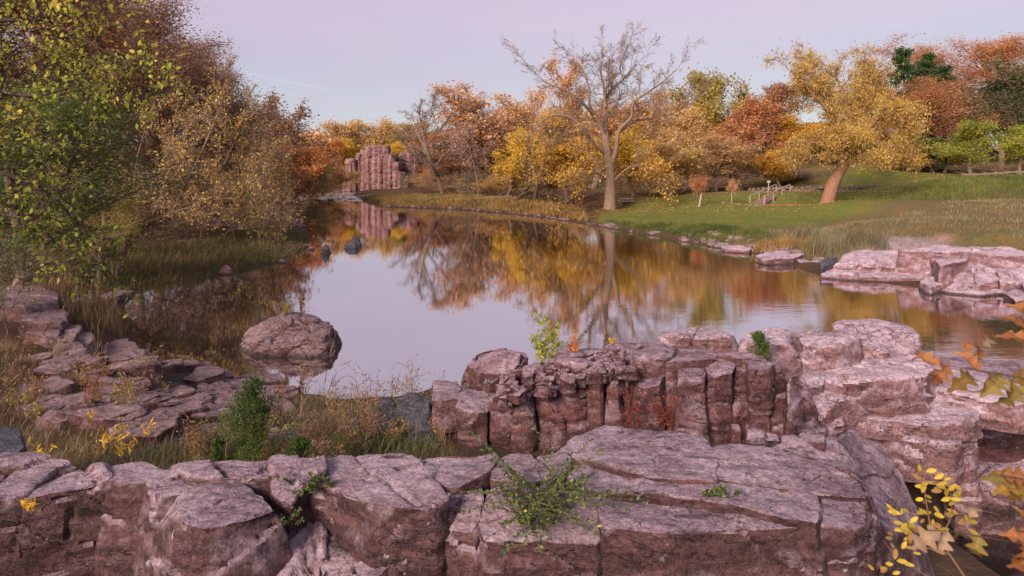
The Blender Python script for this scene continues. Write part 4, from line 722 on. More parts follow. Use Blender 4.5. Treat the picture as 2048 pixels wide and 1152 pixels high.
TREES = [
 # left bank, near to far
 ('near', 'green', 30, 23, 190, 330, 'dark green leafy tree behind the yellow green branches on the left bank', 'green_tree'),
 ('near', 'olive', 200, 30, 330, 190, 'low olive tree at the foot of the left bank thicket', 'olive_tree'),
 ('near', 'rust', 10, 36, -260, 480, 'tall russet tree topping the left hillside above the green tree', 'russet_tree'),
 ('near', 'rust', 150, 40, -110, 300, 'russet tree rising tallest over the leaning tree on the left hillside', 'russet_tree'),
 ('near', 'rust', 110, 46, -150, 300, 'russet tree deep in the left hillside wood', 'russet_tree'),
 ('near', 'rust', 215, 54, -20, 240, 'russet tree on the shoulder of the left hillside', 'russet_tree'),
 ('near', 'brown', 310, 62, 75, 200, 'brown gold tree on the shoulder of the left hillside', 'brown_tree'),
 ('near', 'rust', 280, 46, 70, 230, 'russet brown tree standing behind the leaning yellow leaved tree', 'russet_tree'),
 ('near', 'brown', 370, 54, 130, 210, 'thin brown tree with a ragged top on the left hillside', 'brown_tree'),
 ('bare', 'mauve', 420, 78, 120, 100, 'bare twiggy tree rising above the left hillside', 'bare_tree'),
 ('near', 'brown', 450, 62, 165, 210, 'brown tree low on the left slope above the golden shrub', 'brown_tree'),
 ('bare', 'mauve', 500, 90, 178, 80, 'slender bare tree on the skyline of the left hillside', 'bare_tree'),
 ('pine', 'pine', 545, 118, 196, 44, 'small dark conifer poking above the brown trees of the left hill', 'conifer_tree'),
 ('airy', 'brown', 525, 108, 205, 150, 'dull brown tree under the small conifer on the left hill', 'brown_tree'),
 ('airy', 'rust', 590, 112, 222, 130, 'dusky purple brown tree at the end of the left hill', 'brown_tree'),
 ('full', 'orange', 562, 98, 300, 110, 'burnt orange tree at the foot of the left hill by the water', 'orange_tree'),
 ('airy', 'rust', 500, 84, 300, 100, 'dark russet tree by the water between golden shrub and orange tree', 'russet_tree'),
 ('full', 'olive', 622, 125, 285, 80, 'olive brown tree at the far end of the left bank', 'olive_tree'),
 ('full', 'rust', 640, 150, 320, 70, 'rusty tree beside the riffle, left of the tall cliff', 'russet_tree'),
 # round the cliff
 ('full', 'orange', 664, 205, 284, 70, 'soft orange tree on the hill left of the tall cliff', 'orange_tree'),
 ('airy', 'peach', 642, 235, 290, 60, 'faint peach tree on the far skyline left of the cliff', 'peach_tree'),
 ('full', 'pale', 712, 222, 253, 84, 'pale golden tree on the hilltop above the tall cliff', 'golden_tree'),
 ('full', 'pale', 762, 226, 245, 84, 'tall pale golden tree directly behind the highest cliff column', 'golden_tree'),
 ('full', 'yellow', 770, 205, 285, 60, 'bright yellow bushy tree growing on the cliff top', 'yellow_tree'),
 ('bare', 'mauve', 796, 228, 256, 50, 'grey bare tree between golden trees above the cliff', 'bare_tree'),
 ('full', 'olive', 812, 222, 262, 60, 'greenish yellow tree above the gap between the two cliffs', 'olive_tree'),
 ('full', 'pale', 845, 222, 252, 74, 'pale gold tree above the smaller rock face', 'golden_tree'),
 ('full', 'yellow', 700, 212, 285, 60, 'yellow tree on the slope behind the left cliff columns', 'yellow_tree'),
 ('full', 'orange', 815, 208, 285, 60, 'russet gold tree between the tall cliff and the smaller rock face', 'orange_tree'),
 ('full', 'dull', 791, 193, 318, 16, 'dark cedar growing in the notch right of the tall cliff', 'cedar_tree'),
 ('full', 'orange', 880, 200, 275, 70, 'orange tree right of the smaller rock face', 'orange_tree'),
 ('shrub', 'gold', 838, 176, 352, 50, 'golden bush at the foot of the smaller rock face', 'golden_bush', 'bush'),
 ('shrub', 'dull', 822, 182, 348, 56, 'dark bush in the hollow beside the tall cliff', 'dark_bush', 'bush'),
 ('shrub', 'orange', 866, 160, 330, 50, 'orange bush standing below the bare trees', 'orange_bush', 'bush'),
 ('full', 'rust', 880, 165, 312, 70, 'rust brown tree below the left bare tree', 'russet_tree'),
 ('airy', 'rust', 918, 140, 315, 90, 'dark rusty tree at the edge of the golden grass', 'russet_tree'),
 ('shrub', 'rust', 905, 126, 350, 70, 'rusty bush at the edge of the golden grass under the bare trees', 'russet_bush', 'bush'),
 # middle of the far bank
 ('bare', 'mauve', 888, 138, 188, 115, 'bare spreading tree with mauve twigs against the sky above the russet trees', 'bare_tree'),
 ('bare', 'mauve', 938, 142, 200, 95, 'bare fan shaped tree beside the larger spreading bare tree', 'bare_tree'),
 ('slim', 'mauve', 957, 112, 262, 70, 'slim straight tree with a pale trunk at the end of the golden grass', 'slim_tree', 'tree', BARK_PALE),
 ('airy', 'peach', 1000, 150, 180, 120, 'peach coloured tree behind the bright yellow maple', 'peach_tree'),
 ('airy', 'peach', 1062, 145, 190, 115, 'peach gold tree with thin twigs left of the cottonwood', 'peach_tree'),
 ('airy', 'peach', 1118, 138, 128, 80, 'tall narrow peach tree behind the left limbs of the cottonwood', 'peach_tree'),
 ('full', 'yellow', 1012, 106, 262, 90, 'glowing yellow maple behind the two leaning trunks', 'maple_tree'),
 ('full', 'yellow', 1060, 110, 275, 80, 'soft yellow maple beside the glowing one', 'maple_tree'),
 ('bare', 'mauve', 1022, 98, 270, 90, 'dark leaning trunk crossing in front of the yellow maples', 'leaning_tree', 'tree', BARK_DARK, None, 0.0, None, .28),
 ('bare', 'mauve', 1072, 96, 245, 95, 'dark slightly tilted tree between yellow maples and cottonwood', 'leaning_tree', 'tree', BARK_DARK, None, 0.0, None, .10),
 ('full', 'gold', 1135, 96, 285, 110, 'golden tree with drooping boughs just left of the cottonwood trunk', 'golden_tree'),
 ('full', 'gold', 1112, 118, 235, 100, 'muted gold tree further back left of the cottonwood', 'golden_tree'),
 ('airy', 'peach', 1185, 118, 215, 130, 'hazy peach tree showing between the cottonwood limbs', 'peach_tree'),
 ('full', 'yellow', 1268, 92, 262, 105, 'rich yellow tree just right of the cottonwood trunk', 'yellow_tree'),
 ('full', 'gold', 1320, 98, 285, 80, 'dark gold tree with black gaps between cottonwood and brown thicket', 'golden_tree'),
 ('airy', 'peach', 1318, 128, 190, 100, 'peach half bare tree behind the right limbs of the cottonwood', 'brown_tree'),
 ('full', 'olive', 1400, 124, 158, 95, 'tall olive yellow tree with two pointed tops right of the cottonwood', 'olive_tree'),
 ('full', 'pale', 1372, 112, 225, 95, 'pale gold tree in front of the tall olive yellow one', 'golden_tree'),
 ('full', 'gold', 1440, 118, 215, 90, 'gold tree between the tall olive tree and the orange tree', 'golden_tree'),
 ('full', 'pale', 1352, 92, 290, 95, 'pale tan thicket tree behind the orange sapling', 'brown_tree'),
 ('airy', 'pale', 1432, 96, 275, 100, 'pale tan bushy tree above the second staked sapling', 'brown_tree'),
 ('pine', 'pine', 1488, 132, 190, 90, 'dark rounded conifer behind the orange tree', 'conifer_tree'),
 ('bare', 'mauve', 1480, 165, 168, 80, 'distant grey bare tree on the skyline behind the dark conifer', 'bare_tree'),
 ('full', 'rust', 1545, 150, 178, 80, 'rust gold tree on the skyline behind the orange tree', 'russet_tree'),
 ('full', 'oak', 1525, 112, 205, 110, 'coral orange tree between the brown thicket and the willow', 'orange_tree'),
 ('airy', 'oak', 1485, 100, 262, 80, 'dusty orange tree in front of the coral orange tree', 'brown_tree'),
 ('full', 'gold', 1560, 100, 300, 70, 'golden tree above the stair rails', 'golden_tree'),
 ('full', 'gold', 1590, 112, 235, 90, 'golden tree behind the left side of the willow', 'golden_tree'),
 # rows closing the hillside behind
 ('full', 'rust', 905, 178, 285, 90, 'rust tree on the slope between the small rock face and the bare trees', 'russet_tree'),
 ('full', 'peach', 960, 185, 250, 110, 'soft peach tree on the slope behind the slim straight tree', 'peach_tree'),
 ('full', 'oak', 1040, 190, 235, 120, 'soft orange tree far behind the yellow maples', 'orange_tree'),
 ('full', 'pale', 1130, 185, 225, 130, 'pale gold tree far behind the cottonwood limbs', 'golden_tree'),
 ('full', 'pale', 1240, 175, 225, 130, 'pale gold tree far behind the cottonwood crown', 'golden_tree'),
 ('full', 'pale', 1320, 165, 225, 110, 'pale gold tree behind the peach half bare tree', 'golden_tree'),
 ('full', 'gold', 1370, 150, 260, 120, 'gold tree low behind the pale gold tree', 'russet_tree'),
 ('full', 'pale', 1450, 140, 245, 110, 'pale gold tree low behind the gold tree', 'golden_tree'),
 ('full', 'rust', 1630, 135, 250, 140, 'rust tree behind the willow trunk', 'russet_tree'),
 ('full', 'olive', 1710, 135, 240, 140, 'olive tree behind the willow crown', 'olive_tree'),
 ('shrub', 'gold', 860, 150, 345, 70, 'golden bush on the rise right of the cliffs', 'golden_bush', 'bush'),
 ('shrub', 'rust', 885, 140, 340, 80, 'dark rust bush under the spreading bare tree', 'russet_bush', 'bush'),
 ('shrub', 'dull', 945, 120, 345, 80, 'dark bush behind the slim straight tree trunk', 'dark_bush', 'bush'),
 ('shrub', 'orange', 1010, 115, 350, 90, 'orange bush below the glowing yellow maple', 'orange_bush', 'bush'),
 ('shrub', 'gold', 660, 170, 335, 80, 'golden bush left of the leaning cliff column', 'golden_bush', 'bush'),
 ('shrub', 'rust', 640, 150, 355, 80, 'rusty bush on the bank left of the riffle', 'russet_bush', 'bush'),
 ('shrub', 'rust', 1465, 104, 320, 110, 'rusty bush below the coral orange tree', 'russet_bush', 'bush'),
 ('shrub', 'brown', 1600, 104, 340, 90, 'brown bush in the shade behind the stone wall', 'undergrowth_bush', 'bush'),
 ('shrub', 'dull', 1870, 106, 300, 120, 'dark bush in the deep shade under the pines', 'dark_bush', 'bush'),
 # right
 ('full', 'willow', 1772, 128, 125, 90, 'wispy pale gold tree behind the right of the willow', 'golden_tree'),
 ('pine', 'pine', 1808, 118, 102, 105, 'tall dark green pine rising behind the willow', 'pine_tree'),
 ('pine', 'pine', 1852, 114, 112, 100, 'dark green pine between the first pine and the orange oaks', 'pine_tree'),
 ('near', 'oak', 1925, 122, 84, 220, 'large orange brown oak on the hilltop beside the pines', 'oak_tree'),
 ('near', 'oak', 2030, 126, 74, 190, 'tallest orange brown oak at the right end of the hill', 'oak_tree'),
 ('near', 'oak', 1885, 111, 175, 150, 'lower orange oak crown in front of the hilltop oaks', 'oak_tree'),
 ('near', 'dull', 2005, 104, 140, 165, 'big dull green tree in front of the orange oaks', 'green_tree'),
 ('full', 'green', 1835, 108, 270, 90, 'dark green understorey tree below the pines', 'green_tree'),
 ('full', 'dull', 1890, 106, 290, 80, 'shadowy dark tree under the lower orange oak', 'green_tree'),
 ('full', 'dull', 1612, 150, 262, 120, 'dark tree closing the gap behind the left of the willow', 'green_tree'),
 ('full', 'dull', 2060, 116, 190, 130, 'dark tree behind the bright green young tree', 'green_tree'),
 ('pine', 'pine', 1885, 118, 135, 95, 'dark green pine standing before the hilltop oaks', 'pine_tree'),
 ('full', 'limey', 1942, 96, 248, 84, 'small yellow green tree at the edge of the lawn under the oaks', 'young_tree'),
 ('full', 'limey', 2040, 94, 258, 80, 'bright green young tree on the rise beside the timber edging', 'young_tree'),
 ('full', 'gold', 1815, 104, 290, 70, 'gold tree with a straight trunk on the lawn right of the willow', 'golden_tree', 'tree', BARK_PALE),
 ('shrub', 'red', 1772, 98, 300, 40, 'red shrub showing behind the right edge of the willow', 'red_shrub', 'bush'),
 ('shrub', 'brown', 1975, 90, 325, 90, 'purplish brown shrub along the timber edging', 'brown_shrub', 'bush'),
 ('full', 'dull', 2110, 98, 120, 180, 'dull green tree on the rise beside the big dull green one', 'green_tree'),
 # understorey
 ('shrub', 'brown', 1150, 92, 375, 100, 'low brown undergrowth bush left of the cottonwood trunk', 'undergrowth_bush', 'bush'),
 ('shrub', 'gold', 1290, 90, 340, 70, 'golden bush hanging low behind the picnic table', 'golden_bush', 'bush'),
 ('shrub', 'pale', 1340, 88, 350, 90, 'pale tan bush just behind the orange sapling', 'undergrowth_bush', 'bush'),
 ('shrub', 'brown', 1425, 90, 350, 90, 'brown bush between the two staked saplings', 'undergrowth_bush', 'bush'),
 ('shrub', 'brown', 1480, 96, 340, 80, 'brown bush behind the foot of the stair rails', 'undergrowth_bush', 'bush'),
 ('shrub', 'gold', 1000, 108, 352, 110, 'golden bush in the shade under the yellow maples', 'dark_bush', 'bush'),
 ('shrub', 'olive', 1100, 102, 358, 100, 'olive bush in the shade under the golden drooping tree', 'dark_bush', 'bush'),
 ('shrub', 'gold', 1240, 100, 350, 110, 'golden bush in the shade behind the cottonwood trunk', 'dark_bush', 'bush'),
 ('shrub', 'dull', 1560, 104, 335, 110, 'dark bush in the shade below the coral orange tree', 'dark_bush', 'bush'),
 ('shrub', 'rust', 1400, 104, 320, 120, 'rusty undergrowth bush behind the brown thicket', 'undergrowth_bush', 'bush'),
 ('shrub', 'rust', 960, 128, 340, 90, 'rusty brown bush behind the slim straight tree', 'undergrowth_bush', 'bush'),
 ('shrub', 'rust', 560, 96, 355, 120, 'rust brown bush at the water under the burnt orange tree', 'undergrowth_bush', 'bush'),
 ('shrub', 'olive', 610, 118, 345, 90, 'olive bush at the water at the end of the left bank', 'undergrowth_bush', 'bush'),
 ('thin', 'brown', 300, 38, 400, 200, 'tangle of brown twigs under the leaning yellow leaved tree', 'twig_thicket', 'bush'),
 ('shrub', 'brown', 470, 47, 300, 190, 'brown thicket behind the golden edge of the leaning tree', 'twig_thicket', 'bush'),
 ('shrub', 'sparse', 520, 44, 270, 110, 'golden yellow shrub at the tip of the grassy bank', 'golden_bush', 'bush'),
 ('shrub', 'sparse', 553, 48, 330, 90, 'yellow leaved bush overhanging the point of the grassy bank', 'golden_bush', 'bush'),
 ('thin', 'brown', 130, 30, 430, 200, 'dark twiggy bush behind the drooping yellow green branches', 'twig_thicket', 'bush'),
 ('shrub', 'green', 20, 18, 440, 200, 'dark green bush at the foot of the near left tree', 'green_bush', 'bush'),
 ('shrub', 'brown', 400, 44, 330, 160, 'brown leafy bush behind the main bough of the leaning tree', 'twig_thicket', 'bush'),
]
for t in TREES: place(*t)
# distant wood closing the horizon, reads as one mass
def far_wood():
    rs = np.random.RandomState(5); n = 26000
    x = rs.uniform(-330, 330, n); y = rs.uniform(262, 330, n); lump = 8+5*vnoise(np.stack([x*.07, y*.07, x*0], 1), 3)
    z = height(x, y)+np.maximum(lump, 2)*rs.uniform(.05, 1, n)**.6; c = np.stack([x, y, z], 1)
    V, F, var = leaves(c, 1, 1, 0, rs); u = rs.randn(n, 3); u /= np.linalg.norm(u, axis=1)[:, None]; w = rs.randn(n, 3); v = np.cross(u, w); v /= np.linalg.norm(v, axis=1)[:, None]
    V = np.stack([c-u*.9, c+v*.7, c+u*.9, c-v*.7], 1).reshape(-1, 3)
    var = np.repeat(np.clip(.5+.5*vnoise(c*.12, 8)+.15*rs.randn(n), 0, 1), 4)
    o = obj('distant_wood', mesh_np('distant_wood', V, [np.arange(n*4).reshape(-1, 4)], False, var), LEAF['peach']); tag(o, 'faint autumn wood closing the far horizon behind the golden trees', 'wood', kind='stuff')
far_wood()

# ------------------------------------------------------------------ trees grown on traced limbs
def hero(name, label, D, limbs, P, kids, loc_px, bark, pal, nl, size, sig, seed, L0=2.2, leaf_filter=None, spread=1.0, rsub=.5, cat='tree', leaf_kw={}, upk=.15, thick=.05, extra=None):
    rg = random.Random(seed); S, T = [], []; bx, by, bz = PD(loc_px[0], loc_px[1], D); bz = hz(bx, by); base = Vector((bx, by, bz))
    for pts, r0, r1, dens in limbs:
        W = [Vector(PD(p[0], p[1], D+(p[2] if len(p) > 2 else 0))) for p in pts]
        if pts[0][:2] == loc_px: W[0].z = bz-.5
        fine = []
        for i in range(len(W)-1):
            a = W[max(i-1, 0)]; b = W[i]; c = W[i+1]; d = W[min(i+2, len(W)-1)]
            for q in range(5):
                t = q/5; fine.append(.5*((2*b)+(c-a)*t+(2*a-5*b+4*c-d)*t*t+(3*b-a-3*c+d)*t*t*t))
        fine.append(W[-1]); n = len(fine)-1
        for i in range(n):
            ra = r0+(r1-r0)*i/n; rb = r0+(r1-r0)*(i+1)/n
            if pts[0][:2] == loc_px and i < 4: ra *= 1+.5*(1-i/4)**2; rb *= 1+.5*(1-(i+1)/4)**2
            S.append((fine[i], fine[i+1], ra, rb))
            kn = dens*kids; kn = int(kn)+(rg.random() < kn-int(kn))
            dd = (fine[i+1]-fine[i]).normalized()
            for _ in range(kn):
                v = Vector((rg.gauss(0, 1), rg.gauss(0, 1)*spread, rg.gauss(0, .8)+upk)); v = (v-dd*v.dot(dd)).normalized(); a = rg.uniform(.5, 1.1)
                grow(S, T, fine[i+1], dd*math.cos(a)+v*math.sin(a), L0*rg.uniform(.5, 1.2)*(1-.35*i/n), max(rb*rsub, P['rmin']), 0, P, rg)
        if dens > 0: grow(S, T, fine[-1], (fine[-1]-fine[-2]).normalized(), L0, r1*.8, 0, P, rg)
    TV, TF = tubes(S, thick); o = thing(name, label, cat, base); TV = TV-np.array(base)
    obj('trunk', mesh_np('trunk', TV, [TF], True), bark, o)
    rs = np.random.RandomState(seed)
    if leaf_filter: T = [t for t in T if rs.rand() < leaf_filter(t)]
    if nl and T:
        V, F, var = leaves(T, nl, size, sig, rs, **leaf_kw); obj('crown', mesh_np('crown', V-np.array(base), [F], False, var), LEAF[pal], o)
    return o
CW = dict(seg=[6, 5, 3, 2], wob=[.13, .17, .2, .22], up=[.05, .04, .02, 0], start=[.1, .1, .1], kids=[1.2, 1.35, 1.35], ang=[.65, .65, .7], ratio=[.6, .55, .5], rr=[.5, .45, .5], rmin=.012, end=[.4, .4, .5, .6], leaf=2)
def cwf(t): zz = t.z; return .008 if zz > 13.5 else (.2 if zz > 9.5 else 1.0)
cw = hero('cottonwood_tree', 'huge old cottonwood with bare crooked crown and thick pale trunk on the far bank', 78, [
    ([(1220, 424), (1221, 390), (1220, 350), (1215, 310), (1210, 270)], 0.8, 0.52, .0),
    ([(1219, 340), (1232, 300, -.5), (1238, 262, -1), (1262, 235, -1.5), (1268, 205, -2), (1300, 182, -2), (1330, 160, -2.5), (1352, 140, -2.5)], 0.32, 0.048, .8),
    ([(1212, 290), (1212, 240, .5), (1210, 205, 1), (1222, 180, 1), (1245, 160, 1), (1262, 140, 1.5), (1276, 128, 1.5)], 0.336, 0.042, .9),
    ([(1210, 275), (1196, 240, -.5), (1180, 215, -1), (1178, 180, -1.5), (1170, 150, -1.5), (1155, 125, -1.5)], 0.288, 0.036, .9),
    ([(1211, 215), (1207, 170, 1), (1200, 140, 1), (1204, 122, 1)], 0.208, 0.03, .9),
    ([(1215, 310), (1185, 285, -1), (1160, 250, -1.5), (1130, 232, -2), (1095, 235, -2.5), (1068, 262, -3), (1060, 292, -3)], 0.304, 0.042, .9),
    ([(1190, 235), (1160, 200, -2), (1130, 180, -2.5), (1092, 165, -3), (1062, 135, -3)], 0.192, 0.03, .9),
    ([(1218, 345), (1190, 315, 1), (1150, 290, 1.5), (1115, 285, 2), (1095, 310, 2)], 0.24, 0.036, .9),
    ([(1238, 262), (1275, 240, 1), (1318, 236, 1.5), (1355, 222, 2), (1385, 195, 2)], 0.208, 0.03, .9),
    ([(1245, 155), (1240, 132, 0), (1248, 112, 0)], 0.128, 0.03, .9), ([(1268, 205), (1290, 215, -3), (1330, 225, -3.5), (1350, 250, -4)], 0.144, 0.03, .8),
    ([(1222, 370), (1250, 340, -1), (1280, 330, -1.5), (1300, 345, -2)], 0.144, 0.03, 1.0), ([(1216, 360), (1190, 345, -1.5), (1160, 345, -2), (1145, 370, -2)], 0.144, 0.03, 1.0)],
    CW, .62, (1220, 424), BARK_PALE, 'gold', 6500, .25, .45, 70, L0=3.7, leaf_filter=cwf, rsub=.34)
WP = dict(seg=[6, 4, 3, 2], wob=[.16, .2, .2, .18], up=[.02, -.03, -.10, -.16], start=[.1, .1, .1], kids=[1.2, 1.2, 1.1], ang=[.7, .7, .7], ratio=[.6, .6, .65], rr=[.55, .55, .6], rmin=.02, end=[.4, .4, .5, .6], leaf=1)
hero('willow_tree', 'leaning golden willow with a gnarled red brown trunk on the lawn slope', 77, [
    ([(1652, 412), (1662, 380), (1675, 350), (1690, 325), (1698, 305)], .85, .52, .0),
    ([(1698, 305), (1688, 275, -.5), (1668, 245, -1), (1650, 215, -1.5), (1622, 185, -2), (1600, 160, -2), (1580, 142, -2)], .38, .06, .9),
    ([(1695, 300), (1705, 260, .5), (1695, 215, 1), (1680, 170, 1), (1672, 150, 1), (1678, 132, 1)], .34, .05, .9),
    ([(1700, 300), (1730, 265, -1), (1760, 235, -2), (1795, 225, -2), (1815, 250, -2.5), (1825, 285, -2.5)], .32, .05, 1.0),
    ([(1700, 280), (1725, 235, 2), (1745, 190, 2.5), (1750, 160, 3), (1742, 140, 3)], .28, .05, .9),
    ([(1690, 320), (1655, 300, -1.5), (1625, 285, -2), (1605, 300, -2.5)], .24, .05, 1.0), ([(1692, 322), (1690, 290, -3), (1720, 285, -4), (1755, 300, -4)], .2, .05, 1.0), ([(1650, 215), (1640, 180, 0), (1625, 155, 0), (1622, 135, 0)], .16, .04, .9),
    ([(1730, 265), (1770, 270, 1), (1800, 300, 1)], .16, .05, .9)],
    WP, .55, (1652, 412), BARK_RED, 'willow', 40000, .27, .45, 71, L0=2.7, leaf_kw=dict(aspect=.35, droop=.8), leaf_filter=lambda t: .5 if t.z > 16.5 else 1.0)
LP = dict(seg=[6, 4, 3, 2], wob=[.14, .18, .22, .25], up=[.10, .06, .02, 0], start=[.1, .1, .1], kids=[1.2, 1.3, 1.3], ang=[.6, .65, .7], ratio=[.6, .55, .55], rr=[.5, .5, .6], rmin=.008, end=[.4, .4, .5, .6], leaf=2)
hero('leaning_tree', 'many stemmed leaning tree with scattered yellow leaves reaching over the left water', 32, [
    ([(228, 492), (262, 465), (300, 445), (345, 425), (395, 412), (440, 396), (480, 375), (520, 345)], .15, .03, 1.0),
    ([(300, 446), (318, 400, .5), (335, 345, 1), (345, 285, 1), (352, 225, 1)], .075, .02, 1.0), ([(345, 425), (372, 370, -.5), (400, 310, -1), (425, 255, -1), (440, 215, -1)], .08, .02, 1.0),
    ([(395, 412), (430, 360, .8), (462, 300, 1), (480, 250, 1.2)], .06, .02, 1.0), ([(440, 396), (480, 400, -1), (515, 420, -1.5), (535, 460, -1.5)], .05, .015, 1.0), ([(262, 465), (268, 400, 1.5), (272, 330, 2), (290, 260, 2)], .06, .02, .9),
    ([(440, 396), (490, 340, 1), (515, 290, 1)], .05, .015, 1.0), ([(345, 425), (400, 430, -1), (450, 425, -2), (490, 440, -2)], .05, .015, 1.0), ([(318, 400), (365, 330, -2), (392, 270, -2.5)], .05, .015, 1.0)],
    LP, .75, (228, 492), BARK, 'sparse', 11000, .115, .14, 72, L0=1.7, thick=.02)
NP = dict(seg=[6, 5, 4], wob=[.16, .2, .22], up=[.0, -.03, -.04], start=[.05, .1], kids=[1.35, 1.35], ang=[.7, .75], ratio=[.6, .6], rr=[.5, .55], rmin=.004, end=[.4, .5, .6], leaf=1)
hero('overhanging_tree', 'near tree with yellow green drooping branches overhanging the left bank', 11.5, [
    ([(-330, 620), (-300, 350), (-250, 120), (-200, -60)], .16, .09, .0),
    ([(-250, 120), (-120, 60, .5), (20, 40, 0), (130, 60, -.5), (215, 105, -.6), (275, 130, -.6)], .06, .008, 1.1),
    ([(-280, 250), (-120, 200, .5), (-10, 190, .2), (80, 190, 0), (150, 175, 0), (200, 190, 0)], .05, .008, 1.1),
    ([(-200, -60), (-60, -40, 0), (60, -20, 0), (160, 0, 0), (210, 30, 0)], .05, .008, 1.1),
    ([(-300, 350), (-140, 330, .4), (-20, 340, 0), (60, 370, 0), (120, 410, 0), (170, 460, .2), (205, 520, .3)], .06, .008, 1.2),
    ([(-290, 300), (-130, 270, 1), (-20, 270, 1), (60, 300, .8), (110, 350, .6)], .05, .008, 1.1), ([(-300, 380), (-140, 420, .5), (-20, 430, .3), (60, 440, 0), (110, 480, 0)], .05, .008, 1.1),
    ([(-250, 120), (-100, 100, 1.2), (0, 110, 1), (90, 130, 1), (170, 150, 1.2), (185, 200, 1.2)], .05, .008, 1.0)],
    NP, .85, (-330, 620), BARK_DARK, 'limey', 7600, .082, .07, 73, L0=.95, leaf_kw=dict(aspect=.6, droop=.9, clump=.7, zgrad=.09), thick=.012)
# ------------------------------------------------------------------ grass and low plants
def grass_mat(name, stops): return leaf_mat(name, stops, .25, .75)
GR_DRY = grass_mat('grass_dry', [(0, (.07, .042, .03)), (.4, (.165, .10, .06)), (.75, (.28, .18, .10)), (1, (.42, .29, .17))])
GR_GREEN = grass_mat('grass_green', [(0, (.035, .05, .012)), (.5, (.09, .115, .028)), (.85, (.17, .17, .045)), (1, (.30, .22, .08))])
GR_GOLD = grass_mat('grass_gold', [(0, (.15, .085, .035)), (.4, (.31, .18, .065)), (.75, (.45, .28, .10)), (1, (.56, .40, .17))])
GR_LAWN = grass_mat('grass_lawn', [(0, (.065, .085, .018)), (.45, (.12, .155, .032)), (.75, (.19, .19, .05)), (1, (.34, .25, .09))])
GR_GREY = grass_mat('grass_weathered', [(0, (.09, .08, .045)), (.4, (.18, .155, .085)), (.75, (.30, .24, .14)), (1, (.42, .34, .22))])
def rand_in(poly, n, rs):
    poly = np.asarray(poly, float)[:, :2]; lo, hi = poly.min(0), poly.max(0); out = np.zeros((0, 2))
    while len(out) < n:
        q = lo+rs.rand(n*2, 2)*(hi-lo); q = q[in_poly(q, poly)]; out = np.concatenate([out, q])
    return out[:n]
def blades(P, h, w, rs, lean=.35, hv=.5):
    n = len(P); a = rs.rand(n)*6.283; d = np.stack([np.cos(a), np.sin(a), 0*a], 1); s = np.stack([-np.sin(a+.6), np.cos(a+.6), 0*a], 1)
    hh = (h*(1-hv+2*hv*rs.rand(n)))[:, None]; ln = (lean*rs.rand(n))[:, None]; z = np.array([[0, 0, 1.]]); ww = w*rs.uniform(.6, 1.3, n)[:, None]
    m = P+z*hh*.55+d*hh*ln*.35; t = P+z*hh*(1-.25*ln)+d*hh*ln
    V = np.stack([P-s*ww*.5, P+s*ww*.5, m+s*ww*.4, m-s*ww*.4, t], 1).reshape(-1, 3); b = np.arange(n)[:, None]*5
    return V, b+np.array([[0, 1, 2, 3]]), b+np.array([[3, 2, 4]])
def grass(name, label, polys, n, h, w, mat, seed, lean=.4, clump=.6, cat='grass', avoid=True, scale=.8, zmin=.03):
    rs = np.random.RandomState(seed); tot = []
    area = [abs(.5*sum(p[i][0]*p[(i+1) % len(p)][1]-p[(i+1) % len(p)][0]*p[i][1] for i in range(len(p)))) for p in polys]
    for p, a in zip(polys, area): tot.append(rand_in(p, int(n*a/sum(area))+1, rs))
    Q = np.concatenate(tot); dn = vnoise(np.c_[Q/scale, np.full(len(Q), seed*.7)], seed)*.5+.5
    Q = Q[rs.rand(len(Q)) < np.clip(1-clump+clump*2*(dn-.2), .03, 1)]
    if avoid:
        for rp in ROCKPOLY:
            lo, hi = rp.min(0), rp.max(0); m = ((Q > lo) & (Q < hi)).all(1)
            if m.any():
                mm = np.zeros(len(Q), bool); mm[m] = in_poly(Q[m], rp); Q = Q[~mm]
    z = height(Q[:, 0], Q[:, 1]); ok = z > zmin; Q = Q[ok]; z = z[ok]
    hv = h*(.6+.8*(vnoise(np.c_[Q/scale/1.3, np.full(len(Q), 3.3)], seed+1)*.5+.5))
    V, F4, F3 = blades(np.c_[Q, z-.02], hv, w, rs, lean); var = np.clip(.5*(vnoise(np.c_[Q/scale*1.5, Q[:, :1]*0], seed+2)*.5+.5)+.5*rs.rand(len(Q)), 0, 1)
    o = obj(name, mesh_np(name, V, [F4, F3], False, np.repeat(var, 5)), mat); tag(o, label, cat, kind='stuff'); return o
def pg(pts, z): return [G(p[0], p[1], z)[:2] for p in pts]
grass('dry_grass', 'tall dry tan grass over the left bank between pink rocks', [pg([(-80, 640), (60, 650), (110, 690), (180, 750), (250, 800), (320, 850), (420, 900), (330, 918), (150, 925), (-80, 925)], 1.5)], 6500, .24, .009, GR_DRY, 1, lean=1.2, clump=.95)
grass('dry_grass', 'tan and green grass along the waterline of the left bank', [pg([(110, 660), (180, 610), (240, 610), (260, 650), (230, 690), (300, 740), (200, 740)], .5), pg([(-60, 575), (20, 560), (140, 545), (240, 560), (230, 590), (120, 592)], 1.0)], 5000, .6, .02, GR_DRY, 2)
grass('bank_grass', 'dark green and brown grass on the bank under the leaning tree', [pg([(180, 560), (250, 572), (430, 548), (560, 522), (612, 496), (620, 470), (560, 450), (420, 490), (240, 520), (100, 540)], .5)], 14000, .34, .025, GR_GREEN, 3, lean=1.0)
grass('bank_grass', 'brown dry weeds mixed into the bank under the leaning tree', [pg([(120, 560), (250, 570), (430, 546), (560, 520), (612, 496), (600, 470), (420, 490), (240, 520), (60, 540)], .5)], 6000, .45, .02, GR_DRY, 31, lean=1.0)
GULLY = [(-7.5, 6.4), (-.3, 6.5), (-.9, 9.0), (-1.5, 13.2), (-4.2, 15.0), (-6.2, 15.6), (-7.5, 11)]
